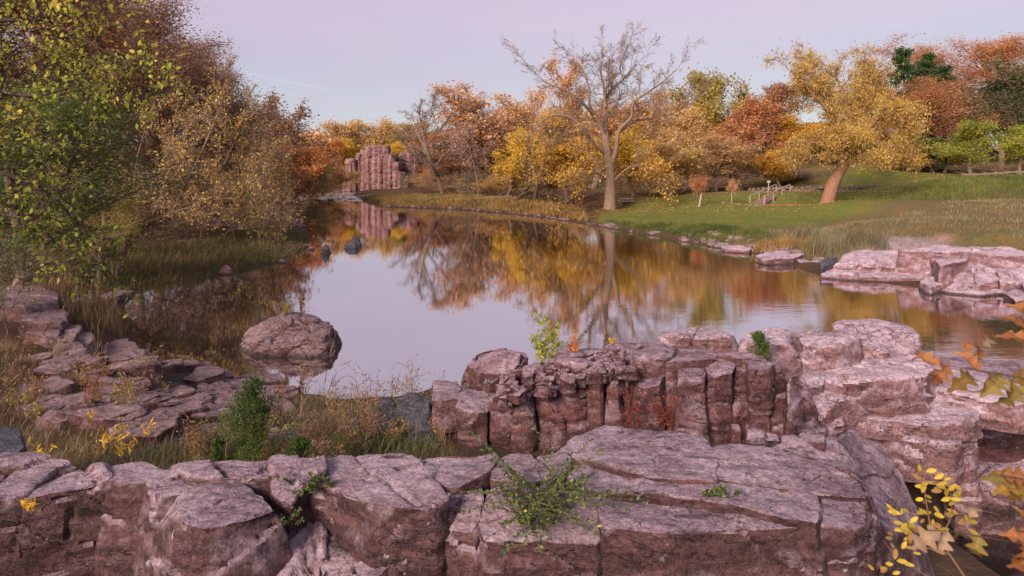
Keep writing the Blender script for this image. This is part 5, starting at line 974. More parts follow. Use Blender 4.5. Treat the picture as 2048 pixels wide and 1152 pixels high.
grass('gully_grass', 'dark tangled weeds in the gully behind the front ledge', [GULLY], 8000, .18, .009, GR_GREY, 4, lean=1.2)
grass('gully_grass', 'green weeds in the gully behind the front ledge', [[(-5.5, 6.4), (-.4, 6.5), (-1, 8.8), (-4, 9.2)]], 4500, .22, .009, GR_GREEN, 41, lean=1.2)
grass('gully_grass', 'brown dead stalks in the gully behind the front ledge', [GULLY], 4200, .34, .007, GR_DRY, 5, lean=.9)
grass('golden_grass', 'golden grass along the far shore below the bare trees', [[gp(722, 402), gp(760, 414), gp(900, 419), gp(1000, 427), gp(1100, 437), gp(1180, 450), (9, 80), (2, 100), (-8, 122), (-28, 140)]], 30000, .62, .05, GR_GOLD, 6, scale=2, lean=.9, zmin=.12)
grass('golden_grass', 'dull green growth mixed through the golden grass of the far shore', [[gp(722, 399), gp(760, 410), gp(900, 415), gp(1000, 422), gp(1100, 431), gp(1180, 445), (9, 78), (2, 98), (-8, 118), (-28, 138)]], 9000, .55, .06, GR_GREEN, 61, scale=3)
grass('lawn_grass', 'short mown green lawn on the far right bank', [LAWN], 32000, .09, .05, GR_LAWN, 7, scale=5, clump=.7)
grass('meadow_grass', 'weathered grey brown meadow weeds between the lawn and the pale outcrop', [[(19, 49), (24, 50), (31, 56), (52, 66), (70, 66), (60, 44), (38, 37.5), (28, 38), (22, 40)]], 26000, .24, .03, GR_GREY, 8, scale=3)
grass('meadow_grass', 'rough green grass on the mound below the timber edging', [[(38, 70), (48, 64), (75, 66), (80, 84), (60, 86), (46, 80)]], 12000, .5, .05, GR_GREEN, 9, scale=3)
grass('bank_grass', 'low green growth on the cut bank below the lawn', [[(9.5, 68), (12.5, 58.5), (15.2, 50), (17, 45), (20, 47), (18, 54), (14, 60)]], 9000, .3, .04, GR_GREEN, 10, scale=2)
grass('bank_grass', 'yellow tufted grass behind the pale rock shelf', [[(16.5, 43.5), (18, 41), (20.5, 40.5), (20, 43.5), (18, 45.5)]], 2600, .5, .025, GR_GOLD, 11, lean=1.0, scale=1.2)
grass('bank_grass', 'green willow herb clump at the left end of the pale outcrop', [[(18.5, 42), (20.5, 37.5), (23.5, 39), (24.5, 44), (21, 47)]], 7000, .7, .025, GR_GREY, 12, lean=1.0, scale=1.5)
grass('rock_grass', 'brown grass tuft in a hollow of the pale outcrop', [pg([(1850, 538), (1880, 530), (1935, 526), (1920, 545), (1890, 552)], .6)], 900, .4, .03, GR_GREY, 13, avoid=False)
grass('crevice_grass', 'straw grass growing along the foot of the jointed rock face', [pg([(1240, 868), (1400, 872), (1480, 872), (1480, 884), (1250, 880)], 1.9)], 500, .16, .006, GR_DRY, 14, lean=1.0, avoid=False)
# fallen leaves on the lawn under the willow and beyond
def litter(name, label, poly, n, s, pal, seed):
    rs = np.random.RandomState(seed); Q = rand_in(poly, n, rs); c = np.c_[Q, height(Q[:, 0], Q[:, 1])+.05]; V, F, var = leaves(c, 1, 1, 0, rs)
    a = rs.rand(n)*6.28; u = np.stack([np.cos(a), np.sin(a), .2*rs.randn(n)], 1)*s; v = np.stack([-np.sin(a), np.cos(a), .2*rs.randn(n)], 1)*s*.7
    o = obj(name, mesh_np(name, np.stack([c-u, c+v, c+u, c-v], 1).reshape(-1, 3), [np.arange(4*n).reshape(-1, 4)], False, np.repeat(rs.rand(n), 4)), LEAF[pal]); tag(o, label, 'fallen leaves', kind='stuff')
litter('fallen_leaves', 'fallen orange leaves spread under the willow', [(32, 72), (38, 71), (46, 75), (44, 82), (34, 80), (30, 76)], 3600, .11, 'orange', 21)
litter('fallen_leaves', 'fallen yellow leaves scattered over the lawn slope', [(14, 72), (30, 66), (60, 78), (75, 92), (60, 108), (40, 90), (18, 86)], 7500, .10, 'pale', 22)
litter('fallen_leaves', 'brown leaf litter on the far bank round the cottonwood', [(0, 84), (12, 68), (20, 80), (24, 86), (4, 96)], 3000, .10, 'oak', 23)

def floating(n, seed):
    rs = np.random.RandomState(seed); Q = rand_in([(-6, 22), (6, 18), (16, 30), (15, 46), (10, 60), (0, 70), (-8, 60), (-12, 40)], n, rs); Q = Q[vnoise(np.c_[Q*.16, Q[:, :1]*0], seed) > .05]; n = len(Q); c = np.c_[Q, np.full(n, .006)]; a = rs.rand(n)*6.28; s_ = rs.uniform(.03, .055, n)[:, None]
    u = np.stack([np.cos(a), np.sin(a), 0*a], 1)*s_; v = np.stack([-np.sin(a), np.cos(a), 0*a], 1)*s_*.6
    o = obj('floating_leaves', mesh_np('floating_leaves', np.stack([c-u, c+v, c+u, c-v], 1).reshape(-1, 3), [np.arange(4*n).reshape(-1, 4)], False, np.repeat(rs.rand(n), 4)), LEAF['pale']); tag(o, 'tiny fallen leaves drifting on the river', 'fallen leaves', kind='stuff')
floating(700, 24)
# ---- weeds, shrubs and saplings: stems with leaves
def plant(name, label, base, stems, pal, bark, seed, cat='plant', leaf=.04, nl=10, sig=.01, H=.5, spread=.4, aspect=.45, twigs=3, r=.004, droop=0., bend=.1, tw=.35, group=None, leafless=0.):
    rg = random.Random(seed); rs = np.random.RandomState(seed); S, T = [], []; b = Vector(base)
    for s in range(stems):
        a = rg.random()*6.283; d = Vector((math.cos(a)*spread*rg.random(), math.sin(a)*spread*rg.random(), 1)).normalized(); p = Vector((rg.gauss(0, .03 if stems > 3 else .001), rg.gauss(0, .03 if stems > 3 else .001), -.03)); L_ = H*rg.uniform(.55, 1.1); n = 7; S.append((Vector((0, 0, -.05)), p, r, r))
        for i in range(n):
            d = (d+Vector((rg.gauss(0, bend), rg.gauss(0, bend), 0))).normalized(); q = p+d*(L_/n); S.append((p, q, r*(1-.1*i), r*(1-.1*(i+1)))); p = q
            if i >= 1 and rg.random() > leafless: T.append(p)
            if i >= 2:
                for _ in range(rg.randint(0, twigs)):
                    v = Vector((rg.gauss(0, 1), rg.gauss(0, 1), rg.uniform(.2, 1))).normalized(); m = p
                    for j in range(3):
                        v = (v+Vector((rg.gauss(0, .2), rg.gauss(0, .2), .05))).normalized(); m2 = m+v*(tw*L_/3*rg.uniform(.5, 1)); S.append((m, m2, r*.45, r*.4)); m = m2
                        if rg.random() > leafless: T.append(m)
    o = thing(name, label, cat, base, group); V, F = tubes(S, .02); obj('stem', mesh_np('stem', V, [F], True), bark, o)
    if T and nl: V, F, var = leaves(T, nl*len(T), leaf, sig, rs, aspect=aspect, droop=droop); obj('leaf_mass' if False else 'leaves', mesh_np('leaves', V, [F], False, var), LEAF[pal], o)
    return o
STRAW = plain_mat('dry_stem', (.20, .12, .08)); STEMRED = plain_mat('red_stem', (.16, .06, .05)); STEMG = plain_mat('green_stem', (.12, .10, .05))
# juniper in front
def juniper(name, label, base, H, W, seed, n=6500, size=.035, dead=False):
    rg = random.Random(seed); rs = np.random.RandomState(seed); S, T = [], []
    S.append((Vector((0, 0, -.1)), Vector((.02, 0, H*.6)), .022, .012)); S.append((Vector((.02, 0, H*.6)), Vector((0, 0, H)), .012, .003))
    for i in range(46):
        f = rg.random()**.8; z = H*(.06+.9*f); Lb = W*.5*(1.1-f*.85)*rg.uniform(.55, 1.15)*(1.0 if not (.28 < f < .42) else .55); a = rg.random()*6.28; p = Vector((0, 0, z)); d = Vector((math.cos(a), math.sin(a), .35+.8*f)).normalized()
        for s in range(5):
            q = p+d*(Lb/5); S.append((p, q, .006-.001*s, .005-.001*s)); p = q; d = (d+Vector((rg.gauss(0, .15), rg.gauss(0, .15), .12))).normalized()
            if s >= 1: T += [q]*2
    o = thing(name, label, 'shrub', base); V, F = tubes(S, .02); obj('trunk', mesh_np('trunk', V, [F], True), BARK, o)
    V, F, var = leaves(T, n, size, W*.035, rs, aspect=.28, droop=-1.2); obj('crown', mesh_np('crown', V, [F], False, var), JUN, o)
    if dead: V, F, var = leaves([Vector((W*.1, -W*.22, H*.22)), Vector((W*.18, -W*.22, H*.26)), Vector((W*.05, -W*.22, H*.18))], 420, .045, W*.045, rs, aspect=.25); d_ = obj('dead_spray', mesh_np('dead_spray', V, [F], False, var), LEAF['orange'], o); d_['label'] = 'rust red dead spray in the cedar'
JUN = leaf_mat('juniper', [(0, (.02, .04, .01)), (.5, (.06, .095, .018)), (1, (.14, .18, .03))], .15)
b = PD(505, 918, 7.4); juniper('juniper_shrub', 'bright green young cedar with a rust red dead spray behind the ledge', (b[0], b[1], min(hz(b[0], b[1]), 2.2)), 1.15, 1.25, 5, dead=True, n=8000)
b = PD(600, 922, 7.2); juniper('juniper_shrub', 'low spreading green cedar sprig behind the ledge beside the young cedar', (b[0], b[1], 2.1), .42, .62, 6, n=2600)
b = PD(435, 922, 7.2); juniper('juniper_shrub', 'low green cedar clump left of the young cedar', (b[0], b[1], 2.05), .50, .50, 8, n=2600)
b = PD(1520, 728, 10.0); juniper('juniper_shrub', 'small dark cedar rooted on the pale rock shelf', (b[0], b[1], 2.52), .50, .62, 7, n=3000, size=.04)
# shrub on the ledge
FSH = leaf_mat('shrub_leaf', [(0, (.045, .06, .025)), (.5, (.10, .135, .05)), (.88, (.18, .20, .06)), (1, (.50, .42, .06))], .25)
def pinnate(name, label, base, seed, stems, mat, L_=.5):
    rg = random.Random(seed); S = []; C = []; U = []
    for s in range(stems):
        a = rg.random()*6.283; el = rg.uniform(.10, 1.15); d = Vector((math.cos(a)*math.cos(el), math.sin(a)*math.cos(el), math.sin(el))); p = Vector((rg.gauss(0, .09), rg.gauss(0, .05), 0)); ln = L_*rg.uniform(.5, 1.15); S.append((Vector((0, 0, -.02)), p, .004, .004))
        n = 12; side = d.cross(Vector((0, 0, 1))).normalized()
        for i in range(n):
            d = (d+Vector((rg.gauss(0, .06), rg.gauss(0, .06), -.03))).normalized(); q = p+d*(ln/n); S.append((p, q, .0045*(1-.07*i), .0045*(1-.07*(i+1)))); p = q
            if i >= 2:
                for sgn in (-1, 1):
                    for rep in range(2):
                        u = (side*sgn*rg.uniform(.5, 1)+d*.6+Vector((rg.gauss(0, .3), rg.gauss(0, .3), rg.gauss(0, .3)))).normalized(); C.append(p+d*rg.random()*ln/n); U.append(u)
    C = np.array(C); U = np.array(U); n = len(C); rs = np.random.RandomState(seed); s = rs.uniform(.022, .045, n)[:, None]; w = rs.randn(n, 3)+[0, 0, 1.2]; v = np.cross(U, w); v /= np.linalg.norm(v, axis=1)[:, None]
    V = np.stack([C, C+U*s*.5+v*s*.26, C+U*s, C+U*s*.5-v*s*.26], 1).reshape(-1, 3)
    o = thing(name, label, 'shrub', base); TV, TF = tubes(S, .02); obj('stem', mesh_np('stem', TV, [TF], True), STEMG, o)
    obj('leaves', mesh_np('leaves', V, [np.arange(4*n).reshape(-1, 4)], False, np.repeat(rs.rand(n)**1.2, 4)), mat, o)
b = G(1085, 1005, 2.78); pinnate('green_shrub', 'spreading green shrub with small paired leaves rooted on the front ledge', b, 9, 62, FSH, .74)
b = G(1075, 1035, 2.7); pinnate('green_shrub', 'low yellowing sprigs at the foot of the ledge shrub', b, 10, 26, FSH, .34)
for i, (px, py, z, h, lab) in enumerate(((620, 975, 2.8, .12, 'tiny grey green tuft in a crack left of the ledge centre'), (795, 1020, 2.7, .12, 'tiny green tuft in a crack beside the rounded red block'), (1425, 985, 2.8, .08, 'tiny tuft in the crack of the smooth slab'), (770, 1080, 2.5, .15, 'small tuft in the cleft beside the lower broken block'), (560, 1050, 2.6, .10, 'straw tuft in the cleft behind the lower broken block'))):
    pinnate('crevice_plant', lab, G(px, py, z), 40+i, 14, FSH, h)
# weeds in the gully against the water
WP2 = [(600, 790, 12, 1.35, 3, 'tall dead weed stalks standing against the pale water'), (645, 800, 11.5, 1.5, 3, 'tall slanting dead stem with seed heads beside the island reflection'), (560, 795, 12, 1.1, 4, 'reddish dead weed left of the tall stalks behind the cedar'), (700, 800, 11, .95, 4, 'thin branching dead weed in the gully'), (745, 815, 10.5, .8, 5, 'brown twiggy weed in the gully'), (790, 810, 10.5, .95, 4, 'twiggy weed at the water edge below the red rock knob'), (870, 770, 10.2, .55, 8, 'dark leafy weed at the left foot of the red knob'), (830, 780, 10.5, .6, 6, 'olive weed beside the blue grey boulder'), (905, 745, 10.4, .5, 10, 'dusty green bush clinging to the left of the red knob')]
for i, (px, py, D, h, st, lab) in enumerate(WP2):
    x, y, _ = PD(px, py, D); leafy = i >= 6
    plant('tall_weed', lab, (x, y, hz(x, y)), st, 'olive' if leafy else 'rust', STRAW if i != 2 else STEMRED, 700+i, H=h, spread=.35, leaf=.03, nl=4 if leafy else 1, twigs=3, r=.009, leafless=.2 if leafy else .6, sig=.015, tw=.3)
for i in range(16):
    px = rnm.uniform(545, 890); D = rnm.uniform(10.5, 13.5); x, y, _ = PD(px, 800, D)
    plant('dead_weed', 'thin dead weed among the brush along the near waterline', (x, y, hz(x, y)), rnm.randint(3, 5), rnm.choice(['rust', 'brown', 'olive']), STRAW, 1700+i, H=rnm.uniform(.6, 1.15), spread=.4, leaf=.035, nl=2, twigs=3, r=.006, leafless=.45, sig=.02, tw=.35, group='dead weeds along the near waterline')
x, y, _ = PD(785, 810, 10.8); plant('tall_weed', 'upright green gold leafy spike above the gully', (x, y, hz(x, y)), 2, 'limey', STEMG, 720, H=1.25, spread=.08, leaf=.04, nl=7, twigs=0, r=.006, sig=.03, bend=.03)
for i in range(44):
    px = rnm.uniform(380, 890); D = rnm.uniform(6.9, 10.5); x, y, _ = PD(px, 880, D)
    plant('gully_weed', 'small tangled brown and green weed in the gully behind the ledge', (x, y, hz(x, y)), rnm.randint(5, 8), rnm.choice(['olive', 'dull', 'brown', 'rust']), STRAW, 730+i, H=rnm.uniform(.3, .6), spread=.8, leaf=.035, nl=3, twigs=3, r=.004, sig=.02, tw=.4, group='weeds in the gully', leafless=.2)
for i, (px, py, D) in enumerate(((88, 905, 7.5), (95, 870, 8), (200, 850, 8.5), (235, 860, 8.2), (300, 830, 9), (185, 830, 9.5), (255, 880, 7.8), (60, 1010, 5.2))):
    x, y, z = PD(px, py, D); zb = hz(x, y)
    if i == 7: continue
    plant('yellow_weed', 'weed with bright yellow drooping leaves among the dry grass of the left bank', (x, y, zb), 3, 'yellow', STEMRED, 770+i, H=max(.25, z-zb+.15), spread=.3, leaf=.085, nl=2, twigs=1, aspect=.2, droop=.8, leafless=.35, sig=.02, group='yellow leaved weeds on the left bank')
for i in range(22):
    px = rnm.uniform(-20, 330); py = rnm.uniform(690, 890); x, y, _ = G(px, py, 1.4)
    plant('bank_weed', 'brown branching weed among the dry grass of the left bank', (x, y, hz(x, y)), rnm.randint(4, 7), rnm.choice(['rust', 'brown', 'olive']), STEMRED if i % 3 == 0 else STRAW, 800+i, H=rnm.uniform(.4, .8), spread=.5, leaf=.04, nl=2, twigs=3, r=.004, sig=.02, group='weeds on the left bank', leafless=.3)
# a yellow leaf tuft on the left face, red creepers on the middle face
b = PD(58, 1008, 5.25); plant('yellow_sprig', 'yellow starry leaf sprig growing from the left rock face', b, 7, 'yellow', STEMG, 830, H=.06, spread=1.6, leaf=.05, nl=5, twigs=0, aspect=.18, sig=.008, r=.002)
for i, (px, py, D, lab) in enumerate(((1262, 872, 8.75, 'orange and yellow creeper climbing the crack of the jointed rock face'), (1320, 862, 8.7, 'scarlet creeper climbing the jointed rock face'), (1345, 872, 8.7, 'red creeper at the foot of the jointed rock face'))):
    b = PD(px, py, D); plant('red_creeper', lab, b, 7 if i < 2 else 5, 'red', STEMRED, 840+i, H=.66-.10*i, spread=.34, leaf=.04, nl=2, twigs=2, aspect=.5, sig=.03, r=.003, tw=.3, leafless=.3)
# saplings on the crest
b = PD(1085, 712, 10.2); plant('young_sapling', 'pale green leafy sapling lit against the reflections on the rock crest', (b[0], b[1], 2.45), 9, 'limey', STEMG, 850, H=.72, spread=.55, leaf=.045, nl=5, twigs=3, sig=.02, r=.005, cat='sapling')
b = PD(1148, 706, 10.3); plant('young_sapling', 'orange leaved seedling on the rock crest beside the green sapling', (b[0], b[1], 2.6), 3, 'orange', STEMRED, 851, H=.28, spread=.3, leaf=.055, nl=5, twigs=1, sig=.02, cat='sapling')
b = PD(1225, 700, 10.4); plant('young_sapling', 'small yellow orange seedling further along the rock crest', (b[0], b[1], 2.72), 2, 'gold', STEMRED, 852, H=.17, spread=.3, leaf=.045, nl=5, twigs=1, sig=.02, cat='sapling')
b = PD(1688, 778, 9.8); plant('dead_sprig', 'small reddish dead sprig on the pale rock step', (b[0], b[1], 2.2), 3, 'rust', STEMRED, 853, H=.26, spread=.3, leaf=.025, nl=2, twigs=3, sig=.01, r=.003)
b = PD(1840, 715, 11); plant('rock_tuft', 'olive grass tuft at the right foot of the pale dome', (b[0], b[1], 2.25), 16, 'olive', STEMG, 854, H=.28, spread=.6, leaf=.05, nl=4, twigs=1, aspect=.15, sig=.02, r=.003)
# weeds on the island
b = PD(603, 625, 20.6); plant('island_weed', 'dark dead stalks with seed heads on top of the rock island', (b[0], b[1], 1.0), 4, 'rust', BARK_DARK, 860, H=.72, spread=.25, leaf=.075, nl=2, twigs=2, aspect=.6, sig=.02, leafless=.5, r=.008, tw=.2)
b = PD(573, 625, 20.5); plant('island_weed', 'golden green grass tuft on the crown of the rock island', (b[0], b[1], 1.05), 22, 'olive', STEMG, 861, H=.45, spread=.5, leaf=.09, nl=3, twigs=0, aspect=.12, sig=.03, r=.004)
b = PD(556, 628, 20.5); plant('island_weed', 'pale straw weeds on the left of the rock island crown', (b[0], b[1], 1.0), 9, 'mauve', STRAW, 862, H=.42, spread=.6, leaf=.04, nl=2, twigs=2, sig=.03, r=.004)

# ---- near oak and yellow-leaved branches at the right
def lobed(L_, W_, lobes, seed):
    rg = random.Random(seed); L2 = []
    n = 22
    for i in range(n+1):
        t = i/n; env = math.sin(math.pi*min(1, t**.75*.97+.02))**.75; lob = .5+.5*math.cos(2*math.pi*(lobes+.5)*t+math.pi); w = W_*.5*env*(.34+.66*lob**.8); L2.append((t, w*rg.uniform(.94, 1.06)))
    V = []; F = []
    def zc(t, s): return -(.5+.25*seed)*L_*(t-.4)**2+.45*abs(s)+.05*L_*math.sin(t*9+seed)
    for t, w in L2: V += [(-w, t*L_-(0.06*L_ if w > W_*.3 else 0)*0, zc(t, w)), (-w*.45, t*L_, zc(t, w*.3)-.002), (0, t*L_, zc(t, 0)-.004), (w*.45, t*L_, zc(t, w*.3)-.002), (w, t*L_, zc(t, w))]
    for i in range(n):
        for j in range(4): a = i*5+j; F.append((a, a+1, a+6, a+5))
    return mesh_np('leaf', V, [F], True)
def oval(L_, W_, seed):
    V = []; F = []; n = 6; rg = random.Random(seed); cu = rg.uniform(-.3, .5)
    for i in range(n+1):
        t = i/n; w = W_*.5*math.sin(math.pi*t)**.75+.0006; z = -cu*L_*(t-.3)**2
        V += [(-w, t*L_, z+.12*w), (0, t*L_, z-.001), (w, t*L_, z+.12*w)]
    for i in range(n):
        for j in range(2): a = i*3+j; F.append((a, a+1, a+4, a+3))
    return mesh_np('leaf', V, [F], True)
def solid_leaf(name, c1, c2):
    k = NT(name); g = k.n('ShaderNodeTexCoord'); n = k.noise(g.outputs['Object'], 22, 4, .6); n2 = k.noise(g.outputs['Object'], 90, 3, .6)
    oi = k.n('ShaderNodeObjectInfo'); col = k.mix(k.rng(n, .35, .65), c1, c2); col = k.mix(k.rng(n2, .6, .75, 0, .5), col, tuple(x*.4 for x in c1)); sx = k.n('ShaderNodeSeparateXYZ'); k.L.new(g.outputs['Object'], sx.inputs[0]); ax = k.math('ABSOLUTE', sx.outputs[0]); vn = k.math('MAXIMUM', k.rng(ax, .0004, .0012, 1, 0), k.rng(k.math('ABSOLUTE', k.math('SUBTRACT', k.math('FRACT', k.math('MULTIPLY', k.math('SUBTRACT', sx.outputs[1], ax), 75.)), .5)), .0, .07, .7, 0)); col = k.mix(k.math('MULTIPLY', vn, .45), col, tuple(min(1, x*1.5+.05) for x in c2)); hs = k.n('ShaderNodeHueSaturation'); k.L.new(col, hs.inputs['Color'])
    k.L.new(k.rng(oi.outputs['Random'], 0, 1, .5, 1.1), hs.inputs['Value']); col = hs.outputs[0]
    d = k.bsdf(col, .6, .25); t = k.n('ShaderNodeBsdfTranslucent'); k.L.new(col, t.inputs[0]); m = k.n('ShaderNodeMixShader'); m.inputs[0].default_value = .35; k.L.new(d, m.inputs[1]); k.L.new(t.outputs[0], m.inputs[2]); return k.done(m.outputs[0])
OAKL = [solid_leaf('oak_leaf_rust', (.30, .11, .045), (.40, .17, .06)), solid_leaf('oak_leaf_amber', (.42, .22, .05), (.30, .19, .05)), solid_leaf('oak_leaf_olive', (.30, .25, .07), (.36, .22, .06)), solid_leaf('oak_leaf_tan', (.42, .29, .20), (.32, .20, .12))]
YEL = solid_leaf('yellow_leaf', (.62, .42, .05), (.70, .50, .08)); BUFF = solid_leaf('buff_leaf', (.52, .30, .10), (.42, .22, .07))
OM = [lobed(.084, .062, 3, s) for s in (1, 2, 3, 4)]; YM = [oval(.05, .020, s) for s in (1, 2, 3)]
def leafed_branch(name, label, D, limbs, leaf_list, rad, bark, root):
    base = Vector(root); o = thing(name, label, 'branch', base); S = []
    for pts, r0, r1 in limbs:
        W = [Vector(PD(p[0], p[1], D+(p[2] if len(p) > 2 else 0)))-base for p in pts]; n = len(W)-1
        for i in range(n): S.append((W[i], W[i+1], r0+(r1-r0)*i/n, r0+(r1-r0)*(i+1)/n))
    S[0] = (Vector((0, 0, -.05)), S[0][1], S[0][2]*1.4, S[0][3])
    V, F = tubes(S, .0008); obj('twig', mesh_np('twig', V, [F], True), bark, o)
    for (px, py, dz, me, mt, tipx, tipy, tilt, sc) in leaf_list:
        p = Vector(PD(px, py, D+dz)); tip = Vector(PD(tipx, tipy, D+dz+tilt)); d = (tip-p).normalized(); nrm = Vector((rnm.gauss(0, .25), -.75, .65+rnm.gauss(0, .3))); x = d.cross(nrm).normalized(); z = x.cross(d).normalized()
        lf = obj('leaf', me, None, o); 
        if len(me.materials) == 0: me.materials.append(mt)
        lf.material_slots[0].link = 'OBJECT'; lf.material_slots[0].material = mt
        M = Matrix((x, d, z)).transposed().to_4x4(); M.translation = p-base; lf.matrix_local = M @ Matrix.Diagonal((sc, sc, sc, 1)); lf.parent = o; lf.matrix_parent_inverse = Matrix.Identity(4)
O = lambda i, j: (OM[i % 4], OAKL[j])
rt = (2.35, 2.0, hz(2.35, 2.0))
leafed_branch('oak_branch', 'oak twig with rust and amber lobed leaves reaching in over the pale rock', 2.0, [([(2350, 1000), (2250, 830), (2150, 780), (2040, 755), (1960, 742), (1880, 728)], .0035, .0012), ([(2150, 780), (2080, 790), (2000, 800)], .0025, .001), ([(2250, 830, .1), (2150, 700, .1), (2060, 690, .1), (1990, 650, .1)], .0025, .001)],
  [(1962, 742, 0, *O(0, 0), 1888, 668, .02, 1.0), (1880, 728, 0, *O(1, 0), 1836, 710, .05, 1.0), (1900, 735, .02, *O(2, 0), 1850, 780, .03, .95), (1950, 745, .0, *O(3, 1), 1890, 790, -.03, 1.1), (1985, 748, .02, *O(0, 1), 1960, 800, .04, 1.1), (2010, 752, 0, *O(1, 2), 1960, 805, -.05, 1.15), (2060, 775, .0, *O(2, 2), 2000, 800, .05, 1.1), (2040, 770, -.02, *O(3, 2), 2010, 815, 0, 1.1), (2070, 745, .03, *O(0, 1), 2030, 760, 0, 1.0), (1930, 700, .05, *O(1, 0), 1945, 680, .02, .6), (1955, 720, .05, *O(2, 0), 1965, 690, .02, .7), (2062, 690, .1, *O(3, 0), 1995, 655, .05, 1.05), (2060, 660, .1, *O(0, 0), 2000, 625, .05, 1.0), (2065, 640, .1, *O(1, 0), 2035, 610, 0, 1.0), (1970, 690, .08, *O(2, 3), 2000, 650, .05, .7)], 0, BARK_DARK, rt)
rt = (2.35, 2.2, hz(2.35, 2.2))
leafed_branch('oak_branch', 'oak twig with amber and tan leaves hanging low over the dark water', 2.0, [([(2400, 1250), (2250, 1060), (2150, 980), (2060, 960), (2000, 950)], .0035, .0012), ([(2250, 1120), (2120, 1100), (2000, 1080), (1900, 1062), (1850, 1060)], .003, .001), ([(2150, 1105), (2080, 1070), (2030, 1060)], .003, .0015)],
  [(2065, 960, 0, *O(0, 0), 1985, 940, .03, 1.1), (2050, 965, .02, *O(1, 1), 1970, 985, .03, 1.15), (2070, 970, 0, *O(2, 1), 2000, 1005, .03, 1.1), (2030, 955, .03, *O(3, 2), 1965, 960, 0, 1.0), (2060, 1060, 0, *O(0, 0), 2040, 1015, 0, .9), (2070, 1085, 0, *O(1, 0), 2000, 1062, .03, 1.0), (2060, 1095, 0, *O(2, 0), 2035, 1130, .03, 1.0), (1880, 1062, 0, *O(3, 3), 1815, 1100, .02, 1.25), (1900, 1066, -.02, *O(1, 3), 1850, 1130, .02, 1.2), (1925, 1068, 0, *O(0, 3), 1915, 1080, .1, 1.0), (1960, 1075, 0, *O(2, 2), 1940, 1130, .02, 1.0), (1945, 1030, .05, *O(3, 3), 1945, 970, .1, .8), (2070, 1110, .03, *O(3, 0), 2010, 1150, 0, 1.0)], 0, BARK_DARK, rt)
def ylist(n, seed):
    r_ = random.Random(seed); out = []
    spine = [(1770, 1130), (1800, 1080), (1840, 1040), (1850, 990), (1848, 950), (1870, 1020), (1900, 1000), (1895, 975), (1920, 1040), (1880, 1060), (1800, 1020), (1810, 1110), (1860, 960), (1830, 1075), (1790, 1060)]
    for i in range(n):
        px, py = spine[i % len(spine)]; px += r_.uniform(-22, 22); py += r_.uniform(-20, 20); a = r_.uniform(-2.6, .6)
        out.append((px, py, r_.uniform(-.15, .15), YM[i % 3], YEL if r_.random() < .72 else BUFF, px+40*math.cos(a), py+28*math.sin(a)+12, r_.uniform(-.03, .03), r_.uniform(.55, 1.0)))
    return out
rt = (2.15, 2.9, hz(2.15, 2.9))
leafed_branch('yellow_sapling', 'sapling sprigs with oval yellow leaves at the foot of the rounded flank', 2.7, [([(2030, 1330), (1960, 1200), (1900, 1110), (1860, 1050), (1850, 990), (1850, 940)], .006, .0015), ([(1900, 1110), (1830, 1075), (1790, 1050), (1770, 1010)], .003, .001), ([(1880, 1080), (1905, 1030), (1900, 970)], .003, .001), ([(1960, 1200), (1850, 1150), (1790, 1110), (1765, 1080)], .003, .001), ([(1905, 1030), (1960, 1020), (2000, 1030)], .002, .001)], ylist(88, 3), 0, STRAW, rt)
# one pale fallen leaf on the ledge
b = G(905, 985, 2.87); lf = obj('fallen_leaf', OM[2].copy(), None, None, b); lf.data.materials.clear(); lf.data.materials.append(OAKL[3]); lf.scale = (.75, .75, .75); lf.rotation_euler = (.25, .1, 2.6); tag(lf, 'single pale fallen oak leaf lying on the front ledge', 'leaf')

# ------------------------------------------------------------------ park furniture on the far bank
WOOD = plain_mat('weathered_wood', (.42, .32, .27), .2, 8); STEEL = plain_mat('galvanised_rail', (.38, .30, .275), .12, 20, .5); WHITE = plain_mat('tree_guard', (.46, .39, .35), .2); DARKW = plain_mat('old_timber', (.16, .11, .085), .3, 6)
xa, ya, _ = PD(1514, 409, 82); xb, yb, _ = PD(1566, 382, 88); za, zb_ = hz(xa, ya), hz(xb, yb)
st = thing('park_stairs', 'flight of stone steps with two pale handrails climbing the lawn bank', 'stairs', (xa, ya, za)); dirn = Vector((xb-xa, yb-ya, 0)); ln = dirn.length; dirn.normalize(); sd = Vector((dirn.y, -dirn.x, 0)); nst = 9
for i in range(nst):
    c = dirn*(ln*(i+.5)/nst); z = (zb_-za)*(i+.5)/nst; m = MB(); m.bar(c-sd*.9+Vector((0, 0, z-.1)), c+sd*.9+Vector((0, 0, z-.1)), ln/nst*1.05, .34); obj('step', m.mesh('step'), ROCK_SHORE, st)
for s in (-1, 1):
    o_ = sd*s*.95; rl = MB(); rl.bar(o_+Vector((0, 0, 1.0)), o_+dirn*ln+Vector((0, 0, zb_-za+1.0)), .11); obj('handrail', rl.mesh('handrail'), STEEL, st)
    for i in range(4): p = o_+dirn*(ln*i/3); zz = (zb_-za)*i/3; q = MB(); q.bar(p+Vector((0, 0, zz-.4)), p+Vector((0, 0, zz+.99)), .11); obj('post', q.mesh('post'), STEEL, st)
x, y, _ = PD(1537, 378, 89); sg = thing('sign_post', 'small plain sign on a post at the head of the stairs', 'sign', (x, y, hz(x, y))); m = MB(); m.bar((0, 0, -.3), (0, 0, 1.5), .1); obj('post', m.mesh('post'), WOOD, sg); m = MB(); m.bar((-.22, -.07, 1.35), (.22, -.07, 1.35), .05, .3); obj('sign_board', m.mesh('sign_board'), WOOD, sg)
x, y, _ = PD(1252, 415, 83); pt = thing('picnic_table', 'weathered picnic table beside the cottonwood trunk', 'table', (x, y, hz(x, y)))
for i in range(4): m = MB(); m.bar((-.9, -.36+.24*i, .75), (.9, -.36+.24*i, .75), .2, .05); obj('top_plank', m.mesh('top_plank'), WOOD, pt)
